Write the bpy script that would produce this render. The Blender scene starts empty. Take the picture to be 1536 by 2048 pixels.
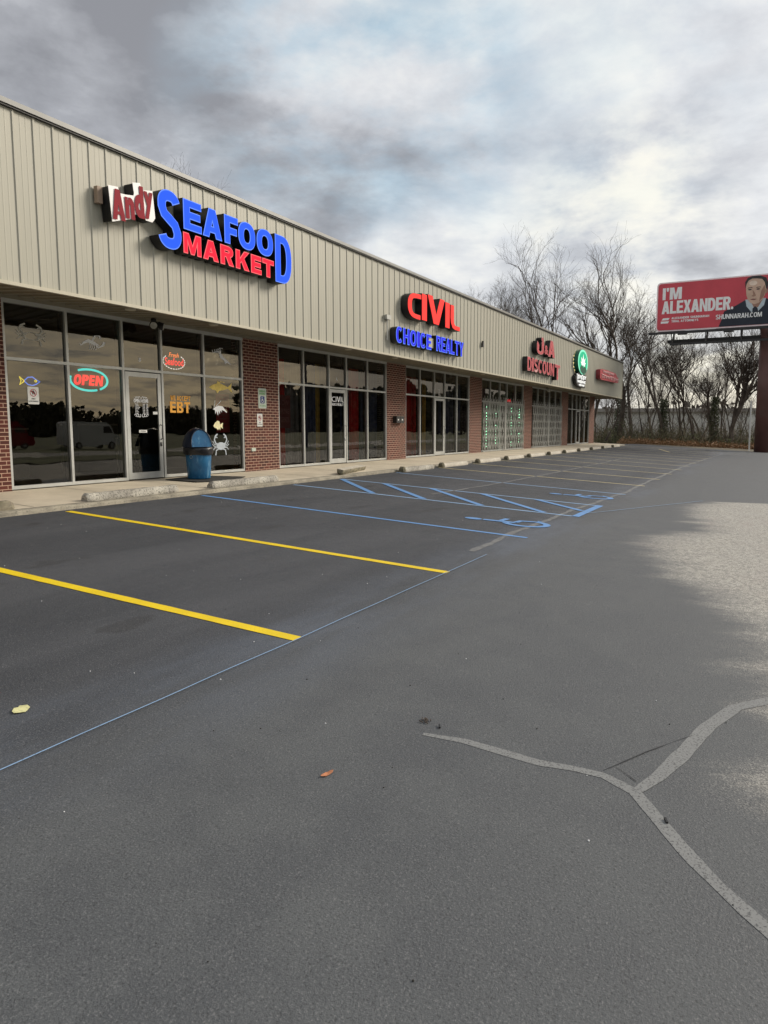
import bpy, math, random
from mathutils import Vector, Matrix, noise
sc = bpy.context.scene
R_ = math.radians
PI = math.pi

# ------------------------------------------------------------------ camera
CR, CU, CF = Vector((.4735, -.8808, -.0021)), Vector((.1013, .0521, .9935)), Vector((.8750, .4706, -.1139))
CF.normalize(); CR = (CR - CF*CR.dot(CF)).normalized(); CU = CR.cross(CF)
CAM = Vector((0, -11.303, 1.13))
cd = bpy.data.cameras.new("camera"); co = bpy.data.objects.new("camera", cd); sc.collection.objects.link(co)
m4 = Matrix((CR, CU, -CF)).transposed().to_4x4(); m4.translation = CAM
co.matrix_world = m4
cd.sensor_fit = 'AUTO'; cd.sensor_width = 36; cd.lens = 1454.3/2048*36; cd.clip_start = .05; cd.clip_end = 3000
sc.camera = co
FP = 1454.3
def dirn(u, v):                     # viewing direction of a photo pixel (used for the far clouds)
    return (CF + CR*((u-768)/FP) - CU*((v-1024)/FP)).normalized()
def at(u, v, d):                    # a point at a known forward distance
    return CAM + CF*d + CR*((u-768)/FP*d) - CU*((v-1024)/FP*d)

sc.view_settings.view_transform = 'Standard'; sc.view_settings.look = 'None'
sc.view_settings.exposure = 1.12; sc.view_settings.gamma = 1
sc.render.resolution_x = 768; sc.render.resolution_y = 1024
try:
    sc.cycles.use_denoising = True
    sc.cycles.max_bounces = 8; sc.cycles.transparent_max_bounces = 16
    sc.cycles.sample_clamp_indirect = 6
except Exception: pass

# ------------------------------------------------------------------ node helper
class N:
    def __init__(s, tree): s.t = tree; s.n = tree.nodes; s.l = tree.links
    def add(s, typ, ins=None, **kw):
        n = s.n.new(typ)
        for k, v in kw.items(): setattr(n, k, v)
        for k, v in (ins or {}).items():
            if isinstance(v, bpy.types.NodeSocket): s.l.new(v, n.inputs[k])
            else: n.inputs[k].default_value = v
        return n
    def math(s, op, a, b=0.0, c=None, clamp=False):
        d = {0: a, 1: b}
        if c is not None: d[2] = c
        n = s.add('ShaderNodeMath', d, operation=op); n.use_clamp = clamp; return n.outputs[0]
    def vmath(s, op, a, b=None):
        d = {0: a}
        if b is not None: d[1] = b
        return s.add('ShaderNodeVectorMath', d, operation=op)
    def mix(s, f, a, b, mode='MIX'):
        n = s.add('ShaderNodeMix', data_type='RGBA', blend_type=mode)
        for i, v in ((0, f), (6, a), (7, b)):
            if isinstance(v, bpy.types.NodeSocket): s.l.new(v, n.inputs[i])
            else: n.inputs[i].default_value = (*v, 1) if i > 0 and len(v) == 3 else v
        return n.outputs[2]
    def noise(s, vec, scale, detail=4, rough=.5, dist=0.0, dim='3D'):
        n = s.add('ShaderNodeTexNoise', {'Scale': scale, 'Detail': detail, 'Roughness': rough, 'Distortion': dist}, noise_dimensions=dim)
        if vec is not None: s.l.new(vec, n.inputs['Vector'])
        return n.outputs[0]
    def ramp(s, fac, stops):
        n = s.add('ShaderNodeValToRGB', {0: fac}); e = n.color_ramp.elements
        while len(e) < len(stops): e.new(.5)
        for i, (p, c) in enumerate(stops):
            e[i].position = p; e[i].color = (*c, 1) if hasattr(c, '__len__') else (c, c, c, 1)
        return n.outputs[0]
    def smooth(s, v, a, b, lo=0.0, hi=1.0):
        n = s.add('ShaderNodeMapRange', {0: v, 1: a, 2: b, 3: lo, 4: hi}, interpolation_type='SMOOTHSTEP'); return n.outputs[0]

# ------------------------------------------------------------------ world: broken evening cloud over a clear sky
SUN_EL, SUN_AZ = R_(28), R_(-38)          # azimuth measured from +X towards +Y
sun_dir = Vector((math.cos(SUN_EL)*math.cos(SUN_AZ), math.cos(SUN_EL)*math.sin(SUN_AZ), math.sin(SUN_EL)))
w = bpy.data.worlds.new("World"); sc.world = w; w.use_nodes = True
g = N(w.node_tree); g.n.clear()
tc = g.add('ShaderNodeTexCoord').outputs['Generated']
sky = g.add('ShaderNodeTexSky', sky_type='NISHITA'); sky.sun_disc = False
sky.sun_elevation = SUN_EL; sky.sun_rotation = PI/2 - SUN_AZ; sky.dust_density = 2
skyc = g.mix(1.0, sky.outputs[0], (.10, .10, .10), 'MULTIPLY')
sep = g.add('ShaderNodeSeparateXYZ', {0: tc}); zc = g.math('ADD', g.math('MAXIMUM', sep.outputs[2], 0.0), .10)
px = g.math('DIVIDE', sep.outputs[0], zc); py = g.math('DIVIDE', sep.outputs[1], zc)
pl = g.add('ShaderNodeCombineXYZ', {0: px, 1: py, 2: 0.0}).outputs[0]
wob = g.vmath('SUBTRACT', g.add('ShaderNodeTexNoise', {'Vector': tc, 'Scale': 4.5, 'Detail': 5.0, 'Roughness': .55}).outputs[1], (.5, .5, .5)).outputs[0]
sc_ = g.vmath('SCALE', wob); sc_.inputs['Scale'].default_value = .17
dv = g.vmath('NORMALIZE', g.vmath('ADD', tc, sc_.outputs[0]).outputs[0]).outputs[0]
n1 = g.noise(pl, .9, 6, .55, .2); n2 = g.noise(pl, 2.3, 8, .60, .15); n4 = g.noise(g.add('ShaderNodeMapping', {0: tc, 3: (1, 1, 1.8)}).outputs[0], 9.5, 7, .58, .1)
n3 = g.noise(g.add('ShaderNodeMapping', {0: tc, 3: (1, 1, 2.2)}).outputs[0], 3.4, 8, .58, .15)
def blob(u, v, r, inner=0.0):             # soft patch of sky around one direction
    d = dirn(u, v); dt = g.vmath('DOT_PRODUCT', dv, tuple(d)).outputs['Value']
    return g.smooth(dt, math.cos(R_(r)), math.cos(R_(inner)))
b = g.math('ADD', .56, g.math('MULTIPLY', g.math('SUBTRACT', n1, .5), .38))
b = g.math('ADD', b, g.math('MULTIPLY', g.math('SUBTRACT', n3, .5), .75))
b = g.math('ADD', b, g.math('MULTIPLY', g.math('SUBTRACT', n2, .5), 1.0))
b = g.math('ADD', b, g.math('MULTIPLY', g.math('SUBTRACT', n4, .5), .85))
for (u, v, r, a) in ((60, 40, 17, -.42), (260, 40, 12, -.30), (430, 90, 10, -.18), (880, 310, 6, -.20), (740, 330, 5, -.12), (1080, 290, 6, -.16), (1350, 310, 6, -.12),
                     (1420, 530, 5, -.20), (620, 400, 7, -.14), (500, 330, 6, -.08), (700, 430, 6, -.1), (1500, 130, 9, .10), (300, 260, 8, .06),
                     (60, 190, 8, .30), (330, 160, 9, .18), (560, 60, 9, .22), (1050, 50, 14, .14), (800, 60, 10, .14), (1380, 60, 12, .12),
                     (1010, 390, 5, .24), (1250, 420, 6, .20), (1480, 400, 5, .18), (850, 520, 5, .26), (1100, 480, 4, .10), (1230, 660, 6, .12), (1450, 790, 7, .26), (1450, 300, 6, -.12), (1200, 330, 5, -.06), (1180, 540, 5, -.12), (1000, 550, 4, -.06), (1450, 640, 5, -.06)):
    b = g.math('ADD', b, g.math('MULTIPLY', blob(u, v, r), a))
cloud = g.ramp(b, [(.02, (.135, .135, .142)), (.28, (.195, .197, .207)), (.50, (.285, .288, .298)), (.74, (.365, .367, .37)), (.98, (.455, .445, .415))])
blue = g.math('ADD', g.math('MULTIPLY', blob(740, 180, 13, 3), .85), g.math('MULTIPLY', blob(1180, 210, 13, 3), .4))
blue = g.math('ADD', blue, g.math('MULTIPLY', blob(560, 190, 10, 2), .5), clamp=True)
blue = g.math('MULTIPLY', blue, g.smooth(n3, .35, .62), clamp=True)
cloud = g.mix(blue, cloud, g.mix(g.smooth(n2, .4, .7), (.180, .245, .295), (.27, .335, .375)))
warm = g.math('ADD', g.math('MULTIPLY', blob(1250, 420, 9), .45), g.math('MULTIPLY', blob(1450, 790, 7), .6))
warm = g.math('MULTIPLY', warm, g.smooth(b, .45, .85), clamp=True)
cloud = g.mix(warm, cloud, (.55, .51, .40))
# the clear band low in the west, behind the photographer, seen in the shop windows
west = g.vmath('DOT_PRODUCT', tc, tuple(Vector((.62, -.78, .07)).normalized())).outputs['Value']
lowb = g.math('MULTIPLY', g.smooth(sep.outputs[2], .30, .05), g.smooth(west, .92, .985))
south = g.vmath('DOT_PRODUCT', tc, tuple(Vector((.90, -.41, .12)).normalized())).outputs['Value']
cloud = g.mix(g.math('MULTIPLY', g.smooth(south, .90, .975), .62), cloud, (.10, .105, .12))
cloud = g.mix(g.math('MULTIPLY', lowb, g.smooth(n2, .25, .6)), cloud, (.86, .72, .50))
col = g.mix(.93, skyc, cloud)
bg = g.add('ShaderNodeBackground', {'Color': col, 'Strength': 1.0})
g.l.new(bg.outputs[0], g.add('ShaderNodeOutputWorld').inputs[0])

sl = bpy.data.lights.new("sun", 'SUN'); sl.energy = 1.5; sl.angle = R_(20); sl.color = (1, .91, .78)
so = bpy.data.objects.new("sun", sl); sc.collection.objects.link(so)
so.rotation_euler = sun_dir.to_track_quat('Z', 'Y').to_euler(); so.location = (0, -20, 20)

# ------------------------------------------------------------------ materials
def mat(name):
    m = bpy.data.materials.new(name); m.use_nodes = True; g = N(m.node_tree); g.n.clear(); return m, g
def out(g, sh): g.l.new(sh, g.add('ShaderNodeOutputMaterial').inputs[0])
def P(g, col, rough=.6, normal=None, **kw):
    d = {'Base Color': col if isinstance(col, bpy.types.NodeSocket) else (*col, 1), 'Roughness': rough}
    if normal is not None: d['Normal'] = normal
    d.update(kw); return g.add('ShaderNodeBsdfPrincipled', d).outputs[0]
def bump(g, h, st=.3, dist=.01): return g.add('ShaderNodeBump', {'Height': h, 'Strength': st, 'Distance': dist}).outputs[0]
def plain(name, col, rough=.5, var=.12, scale=6, spec=.5, metal=0., dirt=0.):
    m, g = mat(name); o = g.add('ShaderNodeTexCoord').outputs['Object']
    n = g.noise(o, scale, 6, .6)
    c = g.mix(g.smooth(n, .3, .7), tuple(x*(1-var) for x in col), tuple(min(1, x*(1+var)) for x in col))
    if dirt:
        c = g.mix(g.math('MULTIPLY', g.smooth(g.noise(o, scale*.35, 7, .65), .5, .72), dirt), c, (.12, .11, .09))
    out(g, P(g, c, rough, Metallic=metal, **{'Specular IOR Level': spec})); return m
def emis(name, col, st, base=None):
    m, g = mat(name)
    out(g, P(g, base or col, .7, **{'Specular IOR Level': .04, 'Emission Color': (*col, 1), 'Emission Strength': st})); return m

M = {}
# sealed asphalt, with sunlight painted into the drive lane colour
m, g = mat('asphalt'); o = g.add('ShaderNodeTexCoord').outputs['Object']; M['asphalt'] = m
s_ = g.add('ShaderNodeSeparateXYZ', {0: o}); X, Y = s_.outputs[0], s_.outputs[1]
stre = g.add('ShaderNodeMapping', {0: o, 3: (.22, 1.0, 1)}).outputs[0]
nl = g.noise(stre, .8, 5, .6, .4); nm = g.noise(o, 2.3, 5, .6); nf = g.noise(o, 105, 3, .75); nf2 = g.noise(o, 320, 2, .6); nw = g.noise(o, 42, 3, .6)
base = g.mix(g.smooth(nl, .3, .7), (.036, .040, .047), (.062, .066, .074))
lane = g.smooth(g.math('ADD', Y, g.math('MULTIPLY', g.math('SUBTRACT', nm, .5), .9)), -7.7, -8.9)   # drive lane is drier and greyer
base = g.mix(g.math('MULTIPLY', lane, .85), base, g.mix(g.smooth(nm, .3, .7), (.078, .084, .090), (.104, .111, .115)))
# chalky bluish dust near the striping
dust = g.math('MULTIPLY', g.smooth(g.math('ABSOLUTE', g.math('ADD', Y, 8.2)), .9, .0), g.smooth(g.noise(stre, 1.3, 5, .6), .38, .7))
base = g.mix(g.math('MULTIPLY', dust, .45), base, (.13, .155, .20))
# damp dark stains in the stalls
st = g.math('MULTIPLY', g.smooth(g.noise(g.add('ShaderNodeMapping', {0: o, 1: (3, 7, 0), 3: (.8, 1.6, 1)}).outputs[0], .9, 3, .5), .64, .70), g.smooth(Y, -8.0, -7.0))
base = g.mix(g.math('MULTIPLY', st, .6), base, (.026, .027, .029))
speck = g.smooth(nf, .30, .72)
base = g.mix(g.math('MULTIPLY', g.smooth(nf, .54, .68), .42), base, (.25, .25, .25))
base = g.mix(g.math('MULTIPLY', g.smooth(nf, .46, .33), .55), base, (.018, .018, .018))
# patch of sunlight through trees, put into the colour by a mask
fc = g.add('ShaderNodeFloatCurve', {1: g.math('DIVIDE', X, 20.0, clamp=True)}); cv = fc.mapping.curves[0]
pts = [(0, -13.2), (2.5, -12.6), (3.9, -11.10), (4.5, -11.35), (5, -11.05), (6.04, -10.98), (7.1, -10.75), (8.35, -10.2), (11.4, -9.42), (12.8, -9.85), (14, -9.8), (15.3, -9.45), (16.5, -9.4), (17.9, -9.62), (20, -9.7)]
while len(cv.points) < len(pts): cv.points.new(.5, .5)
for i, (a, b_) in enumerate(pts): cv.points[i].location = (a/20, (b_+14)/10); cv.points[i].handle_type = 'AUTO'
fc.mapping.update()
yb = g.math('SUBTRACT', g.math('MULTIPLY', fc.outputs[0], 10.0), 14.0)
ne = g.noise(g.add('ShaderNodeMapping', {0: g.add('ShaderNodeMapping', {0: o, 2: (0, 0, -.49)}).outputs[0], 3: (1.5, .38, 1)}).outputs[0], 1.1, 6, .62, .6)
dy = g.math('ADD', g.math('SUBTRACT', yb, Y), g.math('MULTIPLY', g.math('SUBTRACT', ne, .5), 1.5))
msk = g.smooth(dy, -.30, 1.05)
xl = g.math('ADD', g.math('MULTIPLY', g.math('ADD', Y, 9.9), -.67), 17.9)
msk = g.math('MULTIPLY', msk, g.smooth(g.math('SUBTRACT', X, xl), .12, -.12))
sunlit = g.mix(g.smooth(nf, .38, .62), (.09, .088, .08), (.64, .61, .54))
sunlit = g.mix(g.math('MULTIPLY', g.smooth(nw, .4, .65), .5), sunlit, g.mix(nf2, (.13, .125, .112), (.64, .61, .54)))
sunlit = g.mix(g.math('MULTIPLY', g.smooth(g.noise(o, 17, 6, .8), .54, .42), .6), sunlit, (.12, .12, .115))
sunlit = g.mix(g.math('MULTIPLY', g.smooth(g.noise(stre, .9, 5, .6), .5, .7), .35), sunlit, (.30, .25, .23))
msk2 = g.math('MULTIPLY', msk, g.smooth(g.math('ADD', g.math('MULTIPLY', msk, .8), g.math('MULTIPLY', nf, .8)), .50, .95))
colr = g.mix(msk2, base, sunlit)
hgt = g.math('ADD', g.math('MULTIPLY', nf, 1.0), g.math('MULTIPLY', nw, .5))
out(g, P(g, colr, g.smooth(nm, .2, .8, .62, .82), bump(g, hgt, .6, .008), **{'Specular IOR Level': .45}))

def paint(name, col, wear=.18, rough=.6):
    m, g = mat(name); o = g.add('ShaderNodeTexCoord').outputs['Object']
    n = g.noise(o, 90, 3, .7); n5 = g.noise(o, 3, 5, .6)
    f = g.math('MULTIPLY', g.smooth(n, .60, .70), g.smooth(n5, .25, .75, wear*.4, wear*2.2))
    c = g.mix(g.smooth(n5, .3, .7), tuple(x*.86 for x in col), col)
    out(g, P(g, g.mix(f, c, (.07, .07, .07)), rough, bump(g, n, .3, .003))); M[name] = m
paint('yellow_paint', (.86, .62, .004), .22)
paint('pale_yellow_paint', (.66, .56, .30), .5)
paint('blue_paint', (.13, .30, .60), .2)
paint('pale_blue_paint', (.26, .41, .62), .45)
m, g = mat('crack_seal'); o = g.add('ShaderNodeTexCoord').outputs['Object']
n = g.noise(o, 90, 3, .7); n5 = g.noise(o, 4, 4, .6)
out(g, P(g, g.mix(g.smooth(n, .36, .50), (.085, .088, .09), g.mix(n5, (.185, .19, .19), (.235, .24, .235))), .85)); M['crack_seal'] = m
m, g = mat('seam_seal'); o = g.add('ShaderNodeTexCoord').outputs['Object']
n = g.noise(o, 9, 5, .7)
out(g, P(g, g.mix(g.smooth(n, .35, .65), (.12, .123, .125), (.185, .187, .185)), .8)); M['seam_seal'] = m

def concrete(name, ca, cb, sc1=1.2, grain=60, cont=.35, stain=.5):
    m, g = mat(name); o = g.add('ShaderNodeTexCoord').outputs['Object']
    n = g.noise(o, sc1, 7, .6); f = g.noise(o, grain, 4, .7)
    c = g.mix(g.smooth(n, .3, .7), ca, cb)
    c = g.mix(g.math('MULTIPLY', g.smooth(f, .52, .34), cont), c, (.07, .065, .055))
    c = g.mix(g.math('MULTIPLY', g.smooth(g.noise(o, sc1*.5, 8, .68, .5), .52, .7), stain), c, (.20, .17, .125))
    out(g, P(g, c, .85, bump(g, g.math('ADD', f, n), .4, .01))); M[name] = m
concrete('sidewalk_concrete', (.54, .475, .36), (.68, .60, .46), .9, 90, .12, .35)
concrete('curb_concrete', (.20, .18, .14), (.42, .38, .29), 2.0, 40, .6, .6)
concrete('stop_concrete', (.25, .23, .195), (.52, .49, .41), 3, 38, .95, .15)
concrete('stop_pale', (.46, .42, .34), (.60, .55, .45), 3, 45, .4, .3)
concrete('stop_moss_shade', (.12, .105, .06), (.36, .32, .22), 7, 45, .6, .7)  # moss on the near stops, painted shade on the far end caps
# ribbed steel
m, g = mat('fascia_steel'); o = g.add('ShaderNodeTexCoord').outputs['Object']
v = g.add('ShaderNodeMapping', {0: o, 3: (3, 3, .25)}).outputs[0]
n = g.noise(v, 1.2, 6, .65); n2_ = g.noise(o, .35, 3, .5)
c = g.mix(g.smooth(n, .3, .75), (.37, .355, .285), (.42, .402, .325)); c = g.mix(g.smooth(n2_, .35, .65), c, (.395, .382, .308))
out(g, P(g, c, .45, **{'Specular IOR Level': .4})); M['fascia_steel'] = m
M['trim'] = plain('trim', (.50, .46, .35), .45, .06)
M['coping'] = plain('coping', (.24, .24, .22), .4, .1, 2)
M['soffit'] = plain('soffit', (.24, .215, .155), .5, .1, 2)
M['aluminium'] = plain('aluminium', (.50, .51, .49), .38, .07, 4, metal=.35, dirt=.15)
M['black_edge'] = plain('black_edge', (.008, .008, .009), .5, .2)
# brick
m, g = mat('brick'); o = g.add('ShaderNodeTexCoord').outputs['Object']
ss = g.add('ShaderNodeSeparateXYZ', {0: o})
vv = g.add('ShaderNodeCombineXYZ', {0: g.math('ADD', ss.outputs[0], ss.outputs[1]), 1: ss.outputs[2], 2: 0.0}).outputs[0]
br = g.add('ShaderNodeTexBrick', {'Vector': vv, 'Color1': (.105, .020, .011, 1), 'Color2': (.042, .011, .007, 1), 'Mortar': (.50, .33, .235, 1),
           'Scale': 1.0, 'Mortar Size': .0068, 'Mortar Smooth': .1, 'Bias': -.1, 'Brick Width': .2032, 'Row Height': .0677})
nb = g.noise(vv, 25, 5, .7)
c = g.mix(g.math('MULTIPLY', g.smooth(nb, .45, .7), .25), br.outputs[0], (.12, .04, .022))
out(g, P(g, c, .85, bump(g, g.math('SUBTRACT', g.math('MULTIPLY', nb, .3), br.outputs[1]), .6, .006))); M['brick'] = m
# glass: dark tinted, mirror-like, slightly wavy
m, g = mat('tinted_glass'); o = g.add('ShaderNodeTexCoord').outputs['Object']
wv = g.noise(g.add('ShaderNodeMapping', {0: o, 3: (.5, .5, 1.6)}).outputs[0], 1.3, 2, .5, .8)
nrm = bump(g, wv, .10, .008)
gl = g.add('ShaderNodeBsdfGlossy', {'Color': (.82, .79, .72, 1), 'Roughness': .004, 'Normal': nrm}).outputs[0]
tr = g.add('ShaderNodeBsdfTransparent', {'Color': (.47, .455, .42, 1)}).outputs[0]
fr = g.add('ShaderNodeFresnel', {'IOR': 1.65}).outputs[0]
out(g, g.add('ShaderNodeMixShader', {0: g.math('MULTIPLY', g.math('ADD', fr, .03), 1.0, clamp=True), 1: tr, 2: gl}).outputs[0]); M['glass'] = m
# bark, twigs
m, g = mat('bark'); o = g.add('ShaderNodeTexCoord').outputs['Object']
n = g.noise(g.add('ShaderNodeMapping', {0: o, 3: (4, 4, .8)}).outputs[0], 2, 5, .7)
out(g, P(g, g.mix(g.smooth(n, .3, .7), (.045, .035, .027), (.12, .098, .078)), .9)); M['bark'] = m
M['twig'] = plain('twig', (.10, .08, .064), .9, .35, 3)
M['twig_dark'] = plain('twig_dark', (.060, .046, .036), .9, .35, 3)
M['ivy'] = plain('ivy', (.050, .060, .022), .7, .5, 4)
M['brush'] = plain('brush', (.19, .155, .10), .9, .45, 2)
M['brush_green'] = plain('brush_green', (.10, .11, .045), .9, .45, 2)
M['dry_leaf'] = plain('dry_leaf', (.22, .12, .05), .8, .4, 40)
M['pale_leaf'] = plain('pale_leaf', (.62, .60, .30), .7, .2, 40)
M['rust_leaf'] = plain('rust_leaf', (.42, .16, .07), .7, .3, 40)
M['grass'] = plain('grass', (.085, .095, .035), .95, .5, .6)
M['dirt'] = plain('dirt', (.10, .085, .055), .95, .45, 1.2)
M['far_foliage'] = plain('far_foliage', (.10, .09, .055), .95, .4, .2)
M['plastic_blue'] = None
m, g = mat('bin_blue'); o = g.add('ShaderNodeTexCoord').outputs['Object']
n = g.noise(g.add('ShaderNodeMapping', {0: o, 3: (9, 9, 2.2)}).outputs[0], 1.6, 5, .7)
n_b = g.noise(o, 5, 5, .6)
c = g.mix(g.smooth(n_b, .3, .7), (.010, .095, .22), (.020, .15, .31))
c = g.mix(g.math('MULTIPLY', g.smooth(n, .53, .68), .55), c, (.22, .42, .58))
out(g, P(g, c, .38, bump(g, n_b, .15, .01))); M['bin_blue'] = m
M['bin_dark'] = plain('bin_dark', (.006, .012, .030), .4, .2)
M['bag'] = plain('bag', (.012, .012, .014), .3, .3, 20)
M['mat'] = plain('mat', (.030, .028, .024), .95, .3, 30)
M['white_sign'] = plain('white_sign', (.72, .72, .68), .5, .05)
M['pale_sign'] = plain('pale_sign', (.52, .58, .50), .5, .1)
M['green_ink'] = plain('green_ink', (.16, .36, .14), .5, .1)
M['blue_ink'] = plain('blue_ink', (.010, .045, .22), .5, .1)
M['dark_ink'] = plain('dark_ink', (.02, .02, .025), .6, .1)
M['red_ink'] = plain('red_ink', (.45, .02, .03), .6, .1)
M['vinyl_white'] = plain('vinyl_white', (.86, .87, .87), .5, .05)
M['vinyl_grey'] = plain('vinyl_grey', (.44, .49, .54), .5, .08, 12)
M['vinyl_pale'] = plain('vinyl_pale', (.42, .42, .38), .4, .2, 12)
M['vinyl_yellow'] = plain('vinyl_yellow', (.78, .58, .12), .5, .15, 12)
M['vinyl_cream'] = plain('vinyl_cream', (.85, .78, .45), .5, .15, 12)
M['vinyl_orange'] = plain('vinyl_orange', (.92, .42, .03), .5, .05)
M['curtain_red'] = plain('curtain_red', (.95, .02, .03), .8, .2)
M['curtain_blue'] = plain('curtain_blue', (.08, .11, .24), .8, .2)
M['curtain_yellow'] = plain('curtain_yellow', (.75, .50, .09), .8, .2)
M['curtain_grey'] = plain('curtain_grey', (.30, .30, .32), .8, .2)
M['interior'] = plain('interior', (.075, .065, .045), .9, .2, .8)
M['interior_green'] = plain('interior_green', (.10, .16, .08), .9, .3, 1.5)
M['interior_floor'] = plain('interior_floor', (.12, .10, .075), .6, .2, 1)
M['shelf'] = plain('shelf', (.30, .27, .20), .6, .2, 3)
M['poster_red'] = plain('poster_red', (.50, .03, .05), .6, .15, 5)
M['plastic_sheet'] = None
M['steel_dark'] = plain('steel_dark', (.018, .017, .017), .5, .2, 3)
M['steel_rust'] = plain('steel_rust', (.105, .045, .036), .6, .15, 1.2, dirt=.3)
M['gate_steel'] = plain('gate_steel', (.42, .42, .39), .45, .1, 4, metal=.2)
M['roof'] = plain('roof', (.25, .25, .24), .8, .2, .5)
M['warehouse_wall'] = plain('warehouse_wall', (.64, .64, .60), .7, .08, .4)
M['warehouse_roof'] = plain('warehouse_roof', (.34, .32, .29), .7, .12, .3)
M['white_paint'] = plain('white_paint', (.75, .75, .72), .5, .05)
M['rubber'] = plain('rubber', (.02, .02, .02), .7, .2)
M['lit_blue'] = emis('lit_blue', (.014, .065, .62), .75, (.008, .03, .22))
M['lit_blue_deep'] = emis('lit_blue_deep', (.02, .018, .52), .62, (.01, .01, .2))
M['lit_red'] = emis('lit_red', (.66, .010, .03), .72, (.25, .01, .015))
M['lit_coral'] = emis('lit_coral', (.68, .035, .03), .72, (.25, .02, .015))
M['letter_edge_blue'] = emis('letter_edge_blue', (.10, .20, .75), .7, (.02, .05, .2))
M['letter_edge_red'] = emis('letter_edge_red', (.80, .12, .13), .6, (.2, .02, .02))
M['faded_red'] = plain('faded_red', (.52, .075, .09), .4, .35, 9)
M['faded_edge'] = plain('faded_edge', (.68, .36, .35), .4, .1)
M['faded_red_deep'] = plain('faded_red_deep', (.22, .02, .03), .4, .2)
M['sign_white'] = plain('sign_white', (.80, .78, .76), .4, .04)
M['sign_crimson'] = plain('sign_crimson', (.26, .006, .018), .6, .08, spec=.15)
M['sign_green'] = emis('sign_green', (.03, .40, .22), .30, (.02, .35, .18))
M['sign_green_dark'] = plain('sign_green_dark', (.010, .10, .06), .4, .1)
M['sign_mint'] = emis('sign_mint', (.22, .75, .50), .35, (.2, .6, .4))
M['lit_white'] = emis('lit_white', (1, 1, .95), .30, (.55, .55, .55))
M['halo_lamp'] = emis('halo_lamp', (1, .85, .45), 3.0)
M['neon_red'] = emis('neon_red', (1, .006, .02), 1.0)
M['neon_red_soft'] = emis('neon_red_soft', (.25, .004, .008), .25, (.02, .002, .002))
M['neon_cyan'] = emis('neon_cyan', (.003, .60, .58), 1.1)
M['neon_orange'] = emis('neon_orange', (1, .22, .03), .9)
M['neon_white'] = emis('neon_white', (.9, .9, .9), .8)
M['neon_yellow'] = emis('neon_yellow', (.9, .75, .05), .7)
M['neon_blue'] = emis('neon_blue', (.06, .2, .85), 1.0)
M['led_green'] = emis('led_green', (.35, 1, .6), 4)
M['bb_red'] = plain('bb_red', (.60, .062, .085), .5, .08, .6)
M['bb_white'] = plain('bb_white', (.88, .88, .86), .5, .05)
M['bb_edge'] = plain('bb_edge', (.88, .74, .74), .5, .05)
M['skin'] = plain('skin', (.62, .42, .31), .6, .1, 2)
M['skin_shade'] = plain('skin_shade', (.36, .20, .14), .6, .1, 2)
M['skin_light'] = plain('skin_light', (.80, .64, .52), .6, .1, 2)
M['hair'] = plain('hair', (.035, .03, .03), .6, .2)
M['suit'] = plain('suit', (.020, .026, .040), .7, .2, 1)
M['shirt'] = plain('shirt', (.5, .58, .62), .7, .1)

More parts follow.
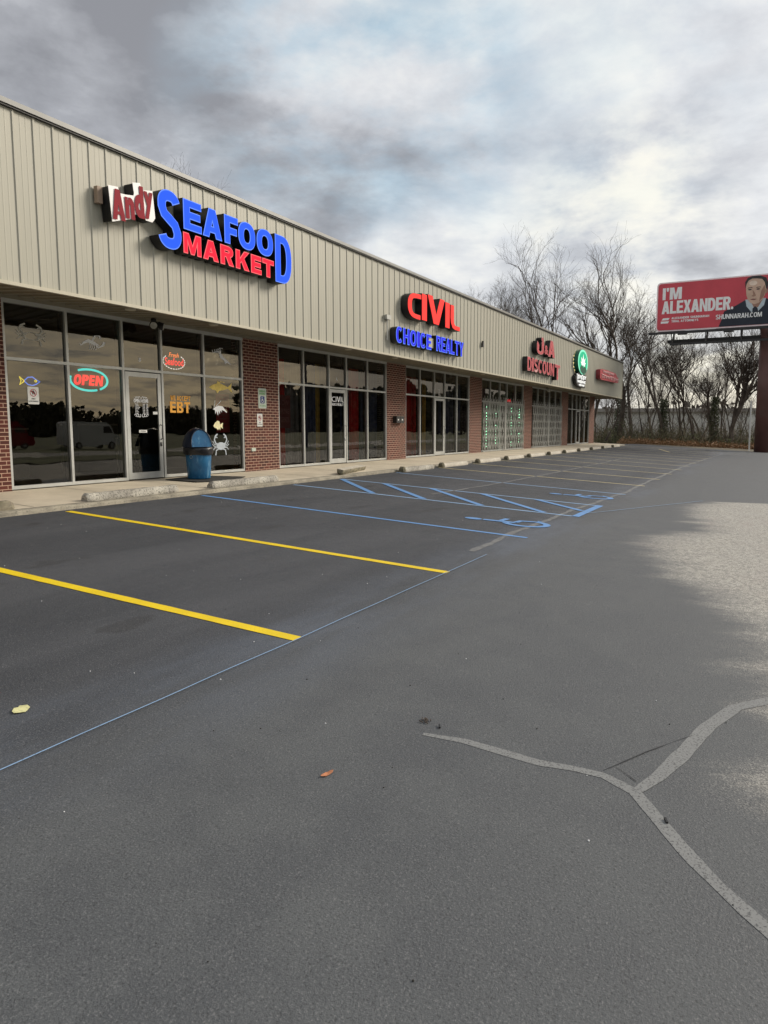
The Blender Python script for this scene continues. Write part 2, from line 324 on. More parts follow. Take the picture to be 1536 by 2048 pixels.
# ------------------------------------------------------------------ mesh helpers
def link(name, me, m, parent=None, loc=None):
    o = bpy.data.objects.new(name, me); sc.collection.objects.link(o)
    if m is not None:
        me.materials.clear()
        for x in (m if isinstance(m, (list, tuple)) else [m]): me.materials.append(M[x] if isinstance(x, str) else x)
    if parent: o.parent = parent
    if loc: o.location = loc
    return o
class MB:
    def __init__(s): s.v = []; s.f = []; s.mi = []
    def add(s, v, f, mi=0):
        k = len(s.v); s.v += [tuple(p) for p in v]; s.f += [tuple(i+k for i in q) for q in f]; s.mi += [mi]*len(f); return s
    def box(s, x0, x1, y0, y1, z0, z1, mi=0):
        v = [(x, y, z) for x in (x0, x1) for y in (y0, y1) for z in (z0, z1)]
        return s.add(v, [(0,1,3,2), (4,6,7,5), (0,4,5,1), (2,3,7,6), (0,2,6,4), (1,5,7,3)], mi)
    def bar(s, a, b_, w=.02, h=None, mi=0, up=(0,0,1)):
        a, b_ = Vector(a), Vector(b_); d = (b_-a).normalized(); u = Vector(up)
        if abs(d.dot(u)) > .98: u = Vector((1,0,0))
        x = d.cross(u).normalized(); y = x.cross(d); h = h or w
        v = [p + x*sx*w/2 + y*sy*h/2 for p in (a, b_) for sx, sy in ((-1,-1),(1,-1),(1,1),(-1,1))]
        return s.add(v, [(0,1,2,3), (7,6,5,4), (0,4,5,1), (1,5,6,2), (2,6,7,3), (3,7,4,0)], mi)
    def tube(s, pts, r, n=8, closed=False, mi=0, cap=True):
        pts = [Vector(p) for p in pts]; rr = r if isinstance(r, (list, tuple)) else [r]*len(pts); rings = []
        x = None
        for i, p in enumerate(pts):
            a = pts[i-1] if i > 0 or closed else p; c = pts[(i+1) % len(pts)] if i < len(pts)-1 or closed else p
            d = (c-a).normalized() if (c-a).length > 1e-9 else Vector((0,0,1))
            if x is None:
                x = d.cross(Vector((0,0,1)) if abs(d.z) < .9 else Vector((1,0,0))).normalized()
            else:
                x = (x - d*x.dot(d)); x = x.normalized() if x.length > 1e-6 else d.orthogonal().normalized()
            y = d.cross(x); rings.append([p + (x*math.cos(2*PI*k/n) + y*math.sin(2*PI*k/n))*rr[i] for k in range(n)])
        v = [q for rg in rings for q in rg]; f = []; m_ = len(rings)
        for i in range(m_ if closed else m_-1):
            j = (i+1) % m_
            for k in range(n): f.append((i*n+k, i*n+(k+1) % n, j*n+(k+1) % n, j*n+k))
        if cap and not closed: f.append(tuple(range(n))[::-1]); f.append(tuple((m_-1)*n+k for k in range(n)))
        return s.add(v, f, mi)
    def lathe(s, prof, n=32, c=(0,0,0), mi=0):
        v = [(c[0]+r*math.cos(2*PI*k/n), c[1]+r*math.sin(2*PI*k/n), c[2]+z) for r, z in prof for k in range(n)]
        f = [(i*n+k, i*n+(k+1) % n, (i+1)*n+(k+1) % n, (i+1)*n+k) for i in range(len(prof)-1) for k in range(n)]
        return s.add(v, f, mi)
    def build(s, name, m, parent=None, smooth=False, loc=None):
        me = bpy.data.meshes.new(name); me.from_pydata(s.v, [], s.f)
        o = link(name, me, m, parent, loc)
        me.polygons.foreach_set('material_index', s.mi)
        if smooth: me.polygons.foreach_set('use_smooth', [True]*len(s.f))
        me.update(); return o
def thing(name, label, cat, loc=(0,0,0), group=None):
    o = bpy.data.objects.new(name, None); sc.collection.objects.link(o); o.location = loc; o.empty_display_size = .2
    o['label'] = label; o['category'] = cat
    if group: o['group'] = group
    return o
def tag(o, label, cat, group=None):
    o['label'] = label; o['category'] = cat
    if group: o['group'] = group
    return o
def struct(o): o['kind'] = 'structure'; return o

# ------------------------------------------------------------------ block lettering (outlines with counters), all in a w x h box
def arc(cx, cy, rx, ry, a0, a1, n=14, e=2.35):
    r = []
    for i in range(n+1):
        a = R_(a0 + (a1-a0)*i/n); c, s = math.cos(a), math.sin(a)
        r.append((cx + rx*math.copysign(abs(c)**(2/e), c), cy + ry*math.copysign(abs(s)**(2/e), s)))
    return r
def stroke(path, s, t):
    L, Rr = [], []
    for i, p in enumerate(path):
        a = path[max(i-1, 0)]; c = path[min(i+1, len(path)-1)]; dx, dy = c[0]-a[0], c[1]-a[1]; l = math.hypot(dx, dy) or 1
        nx, ny = -dy/l, dx/l; k = math.hypot(s*nx, t*ny)/2
        L.append((p[0]+nx*k, p[1]+ny*k)); Rr.append((p[0]-nx*k, p[1]-ny*k))
    return L + Rr[::-1]
def glyph(ch, w, h, s, t):
    if ch == 'I': return [[(0,0), (w,0), (w,h), (0,h)]]
    if ch == '.': return [arc(w/2, t*.6, w/2, t*.6, 0, 342, 12, 2)]
    if ch == "'": return [[(0,h), (0,h*.86), (w*.2,h*.68), (w*.7,h*.68), (w,h*.86), (w,h)]]
    if ch == 'L': return [[(0,0), (w,0), (w,t), (s,t), (s,h), (0,h)]]
    if ch == 'E': y0, y1 = h/2-t/2, h/2+t/2; return [[(0,0), (w,0), (w,t), (s,t), (s,y0), (w*.93,y0), (w*.93,y1), (s,y1), (s,h-t), (w,h-t), (w,h), (0,h)]]
    if ch == 'F': y0, y1 = h*.47-t/2, h*.47+t/2; return [[(0,0), (s,0), (s,y0), (w*.9,y0), (w*.9,y1), (s,y1), (s,h-t), (w,h-t), (w,h), (0,h)]]
    if ch == 'T': return [[(w/2-s/2,0), (w/2+s/2,0), (w/2+s/2,h-t), (w,h-t), (w,h), (0,h), (0,h-t), (w/2-s/2,h-t)]]
    if ch == 'H': y0, y1 = h/2-t/2, h/2+t/2; return [[(0,0), (s,0), (s,y0), (w-s,y0), (w-s,0), (w,0), (w,h), (w-s,h), (w-s,y1), (s,y1), (s,h), (0,h)]]
    if ch == 'W':
        return [[(w*(x), h*(1-y)) for x, y in ((0,1),(.2,1),(.28,.30),(.42,1-.12),(.58,1-.12),(.72,.30),(.8,1),(1,1),(.84,0),(.64,0),(.5,.52),(.36,0),(.16,0))][::-1]] if False else [[(0,h), (s*.9,h), (w*.28,h*.32), (w*.43,h*.95), (w*.57,h*.95), (w*.72,h*.32), (w-s*.9,h), (w,h), (w*.82,0), (w*.64,0), (w*.5,h*.55), (w*.36,0), (w*.18,0)]]
    if ch in 'AV':
        a = s*.56; k = (w/2-a)/h
        if ch == 'V':
            yi = h*(1-(w/2-s)/(w/2-a)) if w/2 > s else h*.3
            return [[(0,h), (w/2-a,0), (w/2+a,0), (w,h), (w-s,h), (w/2,max(yi, t*.8)), (s,h)]]
        y1, y2 = h*.18, h*.18+t*.9; xi = lambda y: s + k*y
        ya = (w/2-s)/k if k > 0 else h*.7
        return [[(0,0), (s,0), (xi(y1),y1), (w-xi(y1),y1), (w-s,0), (w,0), (w/2+a,h), (w/2-a,h)], [(xi(y2),y2), (w-xi(y2),y2), (w/2,max(ya, y2+.02*h))]]
    if ch == 'M': d = w/2; return [[(0,0), (s*.86,0), (s*.86,h*.62), (d-s*.38,0), (d+s*.38,0), (w-s*.86,h*.62), (w-s*.86,0), (w,0), (w,h), (w-s*1.15,h), (d,h*.40), (s*1.15,h), (0,h)]]
    if ch == 'N': return [[(0,0), (s*.92,0), (s*.92,h*.60), (w-s*.98,0), (w,0), (w,h), (w-s*.92,h), (w-s*.92,h*.40), (s*.98,h), (0,h)]]
    if ch == 'K': return [[(0,0), (s,0), (s,h*.30), (s*1.4,h*.42), (w-s*1.15,0), (w,0), (s*2.05,h*.62) if w > s*2.6 else (w*.68,h*.6), (w,h), (w-s*1.15,h), (s,h*.56), (s,h), (0,h)]]
    if ch == 'X': k = w*.5; return [[(0,0), (s*1.1,0), (k,h*.33), (w-s*1.1,0), (w,0), (k+s*.55,h*.51), (w,h), (w-s*1.1,h), (k,h*.68), (s*1.1,h), (0,h), (k-s*.55,h*.51)]]
    if ch == 'Y': return [[(w/2-s/2,0), (w/2+s/2,0), (w/2+s/2,h*.42), (w,h), (w-s*1.1,h), (w/2,h*.60), (s*1.1,h), (0,h), (w/2-s/2,h*.42)]]
    if ch == 'O': return [arc(w/2, h/2, w/2, h/2, 0, 351, 40), arc(w/2, h/2, max(w/2-s, w*.1), h/2-t, 0, 351, 40)]
    if ch == 'D':
        x = w*.42
        return [[(0,0), (x,0)] + arc(x, h/2, w-x, h/2, -80, 80, 16) + [(x,h), (0,h)], [(s,t), (max(x, s*1.02),t)] + arc(max(x, s*1.02), h/2, max(w-s-x, w*.12), h/2-t, -80, 80, 16) + [(max(x, s*1.02),h-t), (s,h-t)]]
    if ch in 'RPB':
        x = w*.52; yb = h*.42; cy = (h+yb)/2; ry = (h-yb)/2
        bowl_i = [(s,yb+t*.95), (x,yb+t*.95)] + arc(x, cy+t*.0, w*.97-s-x, max(ry-t*.95, .05*h), -75, 75, 8) + [(x,h-t*.95), (s,h-t*.95)]
        if ch == 'R': return [[(0,0), (s,0), (s,yb), (w*.42,yb), (w-s*1.12,0), (w,0), (w*.74,yb*1.06)] + arc(x, cy, w*.97-x, ry, -60, 80, 12) + [(x,h), (0,h)], bowl_i]
        if ch == 'P': return [[(0,0), (s,0), (s,yb), (x,yb)] + arc(x, cy, w-x, ry, -80, 80, 12) + [(x,h), (0,h)], bowl_i]
        ym = h*.53; c2, r2 = ym/2, ym/2; c1, r1 = (h+ym)/2, (h-ym)/2
        return [[(0,0), (x,0)] + arc(x, c2, w-x, r2, -80, 70, 10) + arc(x, c1, w*.93-x, r1, -65, 80, 10) + [(x,h), (0,h)],
                [(s,t*.9), (x,t*.9)] + arc(x, c2, w-s-x, r2-t*.8, -75, 75, 7) + [(x,ym-t*.5), (s,ym-t*.5)],
                [(s,ym+t*.4), (x,ym+t*.4)] + arc(x, c1, w*.93-s-x, r1-t*.75, -75, 75, 7) + [(x,h-t*.9), (s,h-t*.9)]]
    if ch == 'C': return [stroke(arc(w/2, h/2, w/2-s/2, h/2-t/2, 42, 318, 30), s, t)]
    if ch == 'U': return [stroke([(s/2,h), (s/2,h*.42)] + arc(w/2, h*.34, w/2-s/2, h*.34-t/2, 185, 355, 16) + [(w-s/2,h*.42), (w-s/2,h)], s, t)]
    if ch == 'J': return [stroke([(w-s/2,h), (w-s/2,h*.4)] + arc(w/2, h*.3, w/2-s/2, h*.3-t/2, -5, -175, 14), s, t)]
    if ch == 'S':
        q = h*.74; lo = h*.265; rx = w/2-s/2
        p = arc(w/2, q, rx*.96, h-q-t/2, 20, 170, 14) + [(s/2+rx*.05, q-h*.04)] + [(w*.27, h*.585), (w*.5, h*.51), (w*.73, h*.43)] + arc(w/2, lo, rx, lo-t/2, 10, -165, 16)
        return [stroke(p, s*.98, t)]
    return []
def curve_mesh(contours, depth=0.0, off=0.0, bev=0.0):
    c = bpy.data.curves.new('tmp', 'CURVE'); c.dimensions = '2D'; c.fill_mode = 'BOTH' if depth else 'FRONT'
    c.extrude = depth/2; c.offset = off; c.bevel_depth = bev
    for ct in contours:
        sp = c.splines.new('POLY'); sp.points.add(len(ct)-1)
        for i, p in enumerate(ct): sp.points[i].co = (p[0], p[1], 0, 1)
        sp.use_cyclic_u = True
    o = bpy.data.objects.new('tmp', c); me = bpy.data.meshes.new_from_object(o)
    bpy.data.objects.remove(o); bpy.data.curves.remove(c); return me
def font_mesh(text, off=0.0, depth=0.0, shear=0.0, space=1.0):
    c = bpy.data.curves.new('tmp', 'FONT'); c.body = text; c.size = 1; c.offset = off; c.extrude = depth/2; c.shear = shear
    c.space_character = space; c.align_x = 'LEFT'
    o = bpy.data.objects.new('tmp', c); me = bpy.data.meshes.new_from_object(o)
    bpy.data.objects.remove(o); bpy.data.curves.remove(c); return me
def to_wall(me, x0, z0, y, sx=1, sz=1, fit=None, rot=0.0, sy=1.0):
    """XY lettering -> a wall facing -Y.  fit=(x0,x1,z0,z1) maps the bounds."""
    vs = me.vertices
    if fit:
        xs = [v.co.x for v in vs]; ys = [v.co.y for v in vs]; a, b_, c, d = min(xs), max(xs), min(ys), max(ys)
        sx = (fit[1]-fit[0])/((b_-a) or 1); sz = (fit[3]-fit[2])/((d-c) or 1); ox, oz = fit[0]-a*sx, fit[2]-c*sz
    else: ox, oz = x0, z0
    cx, cz = (fit[0]+fit[1])/2 if fit else x0, (fit[2]+fit[3])/2 if fit else z0
    cs, sn = math.cos(rot), math.sin(rot)
    for v in vs:
        x, z = v.co.x*sx+ox, v.co.y*sz+oz; dpt = -v.co.z*sy
        if rot: x, z = cx+(x-cx)*cs-(z-cz)*sn, cz+(x-cx)*sn+(z-cz)*cs
        v.co = (x, y+dpt, z)
    me.update(); return me
def plate(name, contours, y, th, m, parent=None):
    """flat shape given in wall coordinates (x, z), front face at y"""
    me = curve_mesh(contours, th); to_wall(me, 0, 0, y+th/2); return link(name, me, m, parent)
def text_plate(name, text, fit, y, m, parent=None, off=.02, th=.002, shear=0., space=1., rot=0.):
    me = font_mesh(text, off, 0, shear, space); to_wall(me, 0, 0, y, fit=fit, rot=rot); return link(name, me, m, parent)
def block_text(text, x0, x1, z0, z1, sw=.24, gap=.10, tw=None, widths=None):
    """one-line block lettering as contours that fill the box"""
    h = z1-z0; W = dict(I=.32, M=1.25, W=1.3, L=.85, J=.8, E=.86, F=.82, N=1.02, O=1.05, A=1.06, V=1.06, Y=1.0, T=.92); W['.'] = .30; W["'"] = .26; W[' '] = .35
    ws = [W.get(c, .98) for c in text]; tot = sum(ws) + gap*(len(text)-1); k = (x1-x0)/tot; x = x0; res = []
    s = k*sw*1.08; t = h*(tw or .17)
    for c, w_ in zip(text, ws):
        wd = w_*k
        for ct in glyph(c, wd, h, min(s, wd*.42) if c not in "I.'" else wd, t): res.append([(x+p[0], z0+p[1]) for p in ct])
        x += wd + gap*k
    return res

# ================================================================== GROUND
G0, G2 = .0566, .0585
def gz(y):
    if y > -2.05: return G0 + G2*-2.05
    if y > -13: return G0 + G2*y
    return max(G0 + G2*-13 - (-13-y)*.004, -.80)
def sw_z(y): return .12 + .056*y              # the sidewalk falls gently to the kerb
ys = [14, 0, -2.05] + [-2.05-.6*i for i in range(1, 19)] + [-13, -14, -18, -24]
xs_ = [-60, -30, -12] + [i*3 for i in range(-3, 20)]
def sheet(name, xs, ys, dz, m, fn=gz, parent=None):
    v = [(x, y, fn(y)+dz) for y in ys for x in xs]; n = len(xs)
    f = [(j*n+i, (j+1)*n+i, (j+1)*n+i+1, j*n+i+1) for j in range(len(ys)-1) for i in range(n-1)]
    return MB().add(v, f).build(name, m, parent)
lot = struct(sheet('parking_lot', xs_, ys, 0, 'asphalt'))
far = [-1500, -400, -120, -60, 0, 57, 90, 130, 400, 1500]
gy = [1500, 400, 120, 40, 14, 0, -2.05, -6, -13, -24, -60, -120, -400, -1500]
struct(sheet('ground', far, gy, -.045, 'grass'))
struct(sheet('road', [-1500, -300, -60, 0, 60, 300, 1500], [-32, -36, -42], .012, 'asphalt'))
def dirt_z(y): return gz(y)-.012
struct(MB().add([(57, 16, gz(16)-.01), (57, -30, gz(-30)-.01), (100, -34, gz(-34)-.01), (104, 26, gz(16)-.01), (57, -2.05, gz(-2.05)-.01), (57, -13, gz(-13)-.01), (102, -2.05, gz(-2.05)-.01), (102, -13, gz(-13)-.01)],
            [(0, 4, 6, 3), (4, 5, 7, 6), (5, 1, 2, 7)]).build('dirt_ground', 'dirt'))
# sidewalk with kerb
mb = MB(); SX0, SX1 = -6, 52.6; yk = -2.05
nseg = 40; random.seed(4)
prof = lambda x: [(0.30, sw_z(0)), (-1.90, sw_z(-1.90)), (-2.02, sw_z(-2.02)-.004+random.uniform(-.004, .004)), (-2.05+random.uniform(-.012, .012), sw_z(-2.05)-.022+random.uniform(-.008, .006)), (-2.06, gz(-2.06)-.05)]
rows = []
for i in range(241):
    x = SX0 + (SX1-SX0)*i/240; rows.append([(x, y, z) for y, z in prof(x)])
v = [p for r in rows for p in r]; k = 5
f = [(i*k+j, i*k+j+1, (i+1)*k+j+1, (i+1)*k+j) for i in range(240) for j in range(k-1)]
mi = [1 if j >= 1 else 0 for i in range(240) for j in range(k-1)]
mb.v = v; mb.f = f; mb.mi = mi
mb.add([rows[-1][0], rows[-1][1], rows[-1][2], rows[-1][3], rows[-1][4], (SX1, .3, -.2)], [(0, 1, 2, 3, 4, 5)], 1)
for x in [SX0+1.83*i for i in range(1, 32)]:       # tooled joints
    mb.add([(x-.006, .0, sw_z(0)+.0015), (x+.006, .0, sw_z(0)+.0015), (x+.006, -1.9, sw_z(-1.9)+.0015), (x-.006, -1.9, sw_z(-1.9)+.0015)], [(0, 3, 2, 1)], 2)
struct(mb.build('sidewalk', ['sidewalk_concrete', 'curb_concrete', 'mat']))

# painted markings, parts of the lot
def strip(name, pts, wd, m, dz=.004, jit=0.0, wj=0.0, step=.15, taper=False):
    P_ = [Vector(p) for p in pts]; L = [0]
    for i in range(1, len(P_)): L.append(L[-1]+(P_[i]-P_[i-1]).length)
    v = []; f = []; nn = max(2, int(L[-1]/step)) if jit or wj or L[-1] > 1 else 2
    for i in range(nn+1):
        t = L[-1]*i/nn; j = 1
        while j < len(L)-1 and L[j] < t: j += 1
        a, b_ = P_[j-1], P_[j]; u = (t-L[j-1])/max(L[j]-L[j-1], 1e-6); p = a.lerp(b_, u); d = (b_-a).normalized(); nx = Vector((-d.y, d.x))
        q = noise.noise(Vector((p.x*1.3, p.y*1.3, 3)))*jit; ww = wd/2*(1+wj*(noise.noise(Vector((p.x*5, p.y*5, 7)))*1.6+(noise.noise(Vector((p.x*38, p.y*38, 2)))*.35 if step < .1 else 0)))*(min(1, .5+i/nn*3.5) if taper else 1)
        for s in (-1, 1):
            c = p + nx*(q+s*ww); v.append((c.x, c.y, gz(c.y)+dz))
        if i: f.append((2*i-2, 2*i-1, 2*i+1, 2*i))
    return MB().add(v, f).build(name, m, lot)
a0, S = 4.3158, 2.8504; hh = 1.99
yi, yo = -2.17, -8.236
def stripe(x, m, wd=.10, label=None, y0=yi, y1=yo):
    o = strip('parking_stripe', [(x, y0), (x, y1)], wd, m, .004, .0, .05, .06)
    if label: o['label'] = label
stripe(a0+.02, 'yellow_paint', .115); stripe(a0-2.85, 'yellow_paint', .115); stripe(a0+S, 'yellow_paint', .115)
stripe(a0+2*S, 'blue_paint', .095)
for k in range(6, 18): stripe(a0+(k-1)*S+hh, 'pale_yellow_paint', .095)
stripe(a0+4*S+hh, 'pale_blue_paint', .095)
HL, HR = a0+3*S, a0+3*S+hh
stripe(HL, 'pale_blue_paint', .095, y1=-8.2); stripe(HR, 'pale_blue_paint', .095, y1=-8.2)
# hatching between the two accessible stalls
for y in (-2.2, -3.35, -4.55, -5.75, -6.95):
    strip('hatch_stripe', [(HR-.05, y), (HL+.05, max(y-1.9, -8.2))] if y > -6.5 else [(HR-.05, y), (HR-1.12, -8.15)], .13, 'blue_paint', .008)
strip('hatch_stripe', [(HR+.04, -8.24), (HL-.04, -8.24)], .13, 'blue_paint', .008)
# the second accessible stall's far line is blue: it lies on the first pale yellow position
def isa(cx, cy, s=1.0):
    # wheelchair figure, head towards the shops
    def loc(p): return (cx + p[0]*s, cy + p[1]*s)
    c = []
    c.append([loc(q) for q in arc(-.08, .80, .11, .16, 0, 345, 16, 2)])
    c.append([loc(q) for q in stroke([(-.06, .62), (-.02, .30), (.0, .06)], .14, .12)])
    c.append([loc(q) for q in stroke([(.055, .33), (.36, .31)], .11, .10)])
    c.append([loc(q) for q in stroke([(.06, .06), (.27, .04), (.38, -.26), (.52, -.24)], .12, .11)])
    c.append([loc(q) for q in stroke(arc(.05, -.12, .33, .36, 118, 345, 26, 2), .13, .12)])
    v = []; f = []
    me = curve_mesh(c, 0)
    for p in me.vertices: p.co.z = gz(p.co.y)+.008
    me.update(); return link('accessible_symbol', me, 'blue_paint', lot)
isa(11.27, -7.70, .93); isa(16.38, -7.70, .93)
# chalk line and sealed cracks
strip('chalk_line', [(-2, -8.27), (4.3, -8.25), (8.4, -8.22)], .0085, 'pale_blue_paint', .012, .01)
strip('chalk_line', [(13.4, -8.3), (17.9, -9.9)], .016, 'pale_blue_paint', .012, .02)
strip('sealed_seam', [(8.5, -7.98), (9.8, -7.95), (12.8, -7.96), (15.7, -8.06), (18.8, -8.15), (22.4, -8.07), (28.6, -8.06), (33.4, -8.05), (42, -8.3), (49.5, -8.44)], .085, 'seam_seal', .0030, .05, .5, .15, False)
strip('sealed_seam', [(13.8, -5.02), (14.8, -5.08), (17.5, -5.2), (24, -5.25), (28.5, -5.24), (34, -5.16)], .08, 'seam_seal', .0055, .05, .5)
ck = [(3.42, -9.70), (3.47, -9.92), (3.46, -10.14), (3.45, -10.33), (3.49, -10.5), (3.5, -10.64), (3.42, -10.8), (3.24, -10.93), (3.03, -11.08), (2.88, -11.2), (2.77, -11.3), (2.70, -11.37), (2.45, -11.6), (2.2, -11.9)]
strip('sealed_crack', ck, .066, 'crack_seal', .0018, .012, .15, .018, True)
strip('sealed_crack', [(3.43, -10.81), (3.64, -10.88), (4.01, -10.96), (4.44, -11.04), (4.86, -11.16), (5.11, -11.34), (5.6, -11.7)], .082, 'crack_seal', .0026, .02, .12, .018, True)
strip('hairline_crack', [(3.55, -10.64), (3.62, -10.67), (3.9, -10.78), (4.12, -10.90), (4.25, -10.98)], .005, 'black_edge', .0036, .05, .9, .02)
strip('hairline_crack', [(3.62, -10.67), (3.52, -10.78)], .005, 'black_edge', .0036, .05, .9, .02)
strip('far_kerb', [(49.5, -4.7), (45.7, -5.8)], .10, 'pale_yellow_paint', .006)

# ================================================================== SHOP BUILDING
bld = thing('shop_building', 'long single storey brick shop row with beige ribbed metal fascia over tinted storefronts', 'building', (0, 0, 0))
BAYS = [[7.75, 8.99, 10.25, 11.27, 12.53, 13.87], [15.24, 16.41, 17.68, 18.63, 19.89, 21.13], [22.5, 23.69, 24.93, 25.89, 27.09, 28.4],
        [29.8, 30.93, 32.2, 33.2, 34.46, 35.67], [37.1, 38.24, 39.5, 40.5, 41.75, 42.98], [44.5, 45.7, 46.75, 47.7, 49.0, 50.25]]
ZB, ZH, ZS = 2.30, 3.21, .12
piers = [(-5, 7.75)] + [(BAYS[i][-1], BAYS[i+1][0]) for i in range(5)] + [(BAYS[5][-1], 51.75)]
for (x0, x1) in piers:
    MB().box(x0, x1, -.06, .30, .0, 3.27).build('brick_pier', 'brick', bld)
MB().box(51.45, 51.75, .302, 14, .0, 3.27).build('side_wall', 'brick', bld)
def door(i, x0, x1):
    y = -.035; mb = MB(); w_ = .085
    a, b_ = x0+.045, x1-.045; z0, z1 = ZS+.015, ZB-.045
    mb.box(a, a+w_, y, y+.045, z0, z1); mb.box(b_-w_, b_, y, y+.045, z0, z1)
    mb.box(a+w_, b_-w_, y+.001, y+.044, z0, z0+.13); mb.box(a+w_, b_-w_, y+.001, y+.044, z1-.09, z1)
    d = mb.build('door', 'aluminium', bld)
    MB().add([(a+w_, y+.02, z0+.13), (b_-w_, y+.02, z0+.13), (b_-w_, y+.02, z1-.09), (a+w_, y+.02, z1-.09)], [(0, 1, 2, 3)]).build('door_glass', 'glass', d)
    h = MB(); xh = b_-w_*.55
    h.tube([(xh, y-.0, 1.22), (xh, y-.055, 1.20), (xh-.02, y-.06, 1.05), (xh, y-.055, .94), (xh+.005, y, .92)], .011, 8)
    h.box(xh-.02, xh+.02, y-.012, y-.001, .78, .86)
    h.build('door_handle', 'steel_dark' if i == 0 else 'aluminium', d, True)
    return d
doors = []; frames = []
for i, B in enumerate(BAYS):
    mb = MB(); t = .05; y0, y1 = -.045, .065
    for k, x in enumerate(B):
        xa, xb = (x, x+t) if k == 0 else (x-t, x) if k == 5 else (x-t/2, x+t/2)
        mb.box(xa, xb, y0, y1, ZS+.002, ZH)
    for k in range(5):
        xa = B[k]+(t if k == 0 else t/2); xb = B[k+1]-(t if k == 4 else t/2)
        mb.box(xa, xb, y0+.003, y1-.003, ZB-.025, ZB+.025)
        if k != 2: mb.box(xa, xb, y0+.003, y1-.003, ZS+.003, ZS+.06)
    mb.box(B[0], B[-1], y0-.012, y1, ZH, ZH+.10)
    fr = mb.build('window_frame', 'aluminium', bld); frames.append(fr)
    for k in range(5):
        xa, xb = B[k]+t/2, B[k+1]-t/2
        for (za, zb) in ([(ZS+.06, ZB-.025), (ZB+.025, ZH)] if k != 2 else [(ZB+.025, ZH)]):
            MB().add([(xa, .0, za), (xb, .0, za), (xb, .0, zb), (xa, .0, zb)], [(0, 1, 2, 3)]).build('glass_pane', 'glass', fr)
    doors.append(door(i, B[2], B[3]))
    # dark back of the frame, visible as a black inner rim
    mb = MB()
    for k in range(5):
        xb = B[k+1]-(t if k == 4 else t/2); mb.box(xb-.045, xb-.001, .067, .10, ZS+.06, ZH-.002)
    mb.build('inner_gasket', 'black_edge', fr)
    # shop room behind the glass
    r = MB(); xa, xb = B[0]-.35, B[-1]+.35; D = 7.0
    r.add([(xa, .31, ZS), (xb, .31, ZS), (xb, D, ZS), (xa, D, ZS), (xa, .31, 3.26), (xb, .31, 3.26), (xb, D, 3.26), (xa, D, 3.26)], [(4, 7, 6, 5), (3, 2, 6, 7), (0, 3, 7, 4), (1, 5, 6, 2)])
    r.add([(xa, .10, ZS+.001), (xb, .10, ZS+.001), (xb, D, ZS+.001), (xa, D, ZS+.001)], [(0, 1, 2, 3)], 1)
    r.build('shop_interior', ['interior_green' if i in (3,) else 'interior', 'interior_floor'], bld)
# soffit (ribbed), header strip
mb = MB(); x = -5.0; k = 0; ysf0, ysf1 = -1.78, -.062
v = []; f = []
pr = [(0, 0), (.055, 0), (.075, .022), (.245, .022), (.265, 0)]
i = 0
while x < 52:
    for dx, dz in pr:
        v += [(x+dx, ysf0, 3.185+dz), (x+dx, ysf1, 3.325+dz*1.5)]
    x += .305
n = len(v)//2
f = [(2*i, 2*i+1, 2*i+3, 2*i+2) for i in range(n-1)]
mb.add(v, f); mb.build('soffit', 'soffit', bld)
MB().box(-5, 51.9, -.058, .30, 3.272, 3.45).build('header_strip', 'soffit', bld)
# fascia: ribbed sheet along the front and round the far end
ZF0, ZF1, YF = 3.144, 5.50, -1.80; XE = 52.0
v = []; f = []; pts_ = []
x = -4.6 + .055
while x < XE-.2:
    pts_ += [(x-.027, 0), (x-.013, -.015), (x+.013, -.015), (x+.027, 0), (x+.10, 0), (x+.106, -.0016), (x+.118, -.0016), (x+.124, 0), (x+.19, 0), (x+.196, -.0016), (x+.208, -.0016), (x+.214, 0)]; x += .3175
pts_.append((XE, 0))
v = []
for px_, dy_ in pts_: v += [(px_, YF+dy_, ZF0), (px_, YF+dy_, ZF1)]
f = [(2*i, 2*i+2, 2*i+3, 2*i+1) for i in range(len(pts_)-1)]
yy = []; y = YF+.25
for j in range(44): yy += [(y-.024, 0), (y-.012, .03), (y+.012, .03), (y+.024, 0)]; y += .3175
k = len(v)
v += [(XE, YF, ZF0), (XE, YF, ZF1)]
for py_, dx_ in yy: v += [(XE+dx_, py_, ZF0), (XE+dx_, py_, ZF1)]
f += [(2*i+k, 2*i+k+2, 2*i+k+3, 2*i+k+1) for i in range(len(yy))]
MB().add(v, f).build('fascia', 'fascia_steel', bld)
mb = MB(); mb.box(-4.6, XE+.035, YF-.040, YF+.02, ZF0-.02, ZF0+.028); mb.box(XE-.0, XE+.045, YF+.022, 12, ZF0-.02, ZF0+.028)
mb.box(XE-.01, XE+.036, YF-.036, YF+.05, ZF0+.03, ZF1-.001)
mb.build('fascia_trim', 'trim', bld)
mb = MB(); mb.box(-4.6, XE+.07, YF-.05, YF+.16, ZF1+.002, ZF1+.025, 1); mb.box(-4.6, XE+.09, YF-.07, YF+.20, ZF1+.027, ZF1+.095)  # dark strip below the coping stands in for its shadow line
mb.box(XE-.10, XE+.09, YF+.202, 12, ZF1+.027, ZF1+.095)
mb.build('roof_coping', ['coping', 'steel_dark'], bld)
MB().box(-4.6, XE-.02, YF+.05, 13.6, 4.5, 4.56).build('roof', 'roof', bld)
MB().box(-4.6, 51.9, 13.3, 13.6, .0, 4.5).build('rear_wall', 'warehouse_wall', bld)
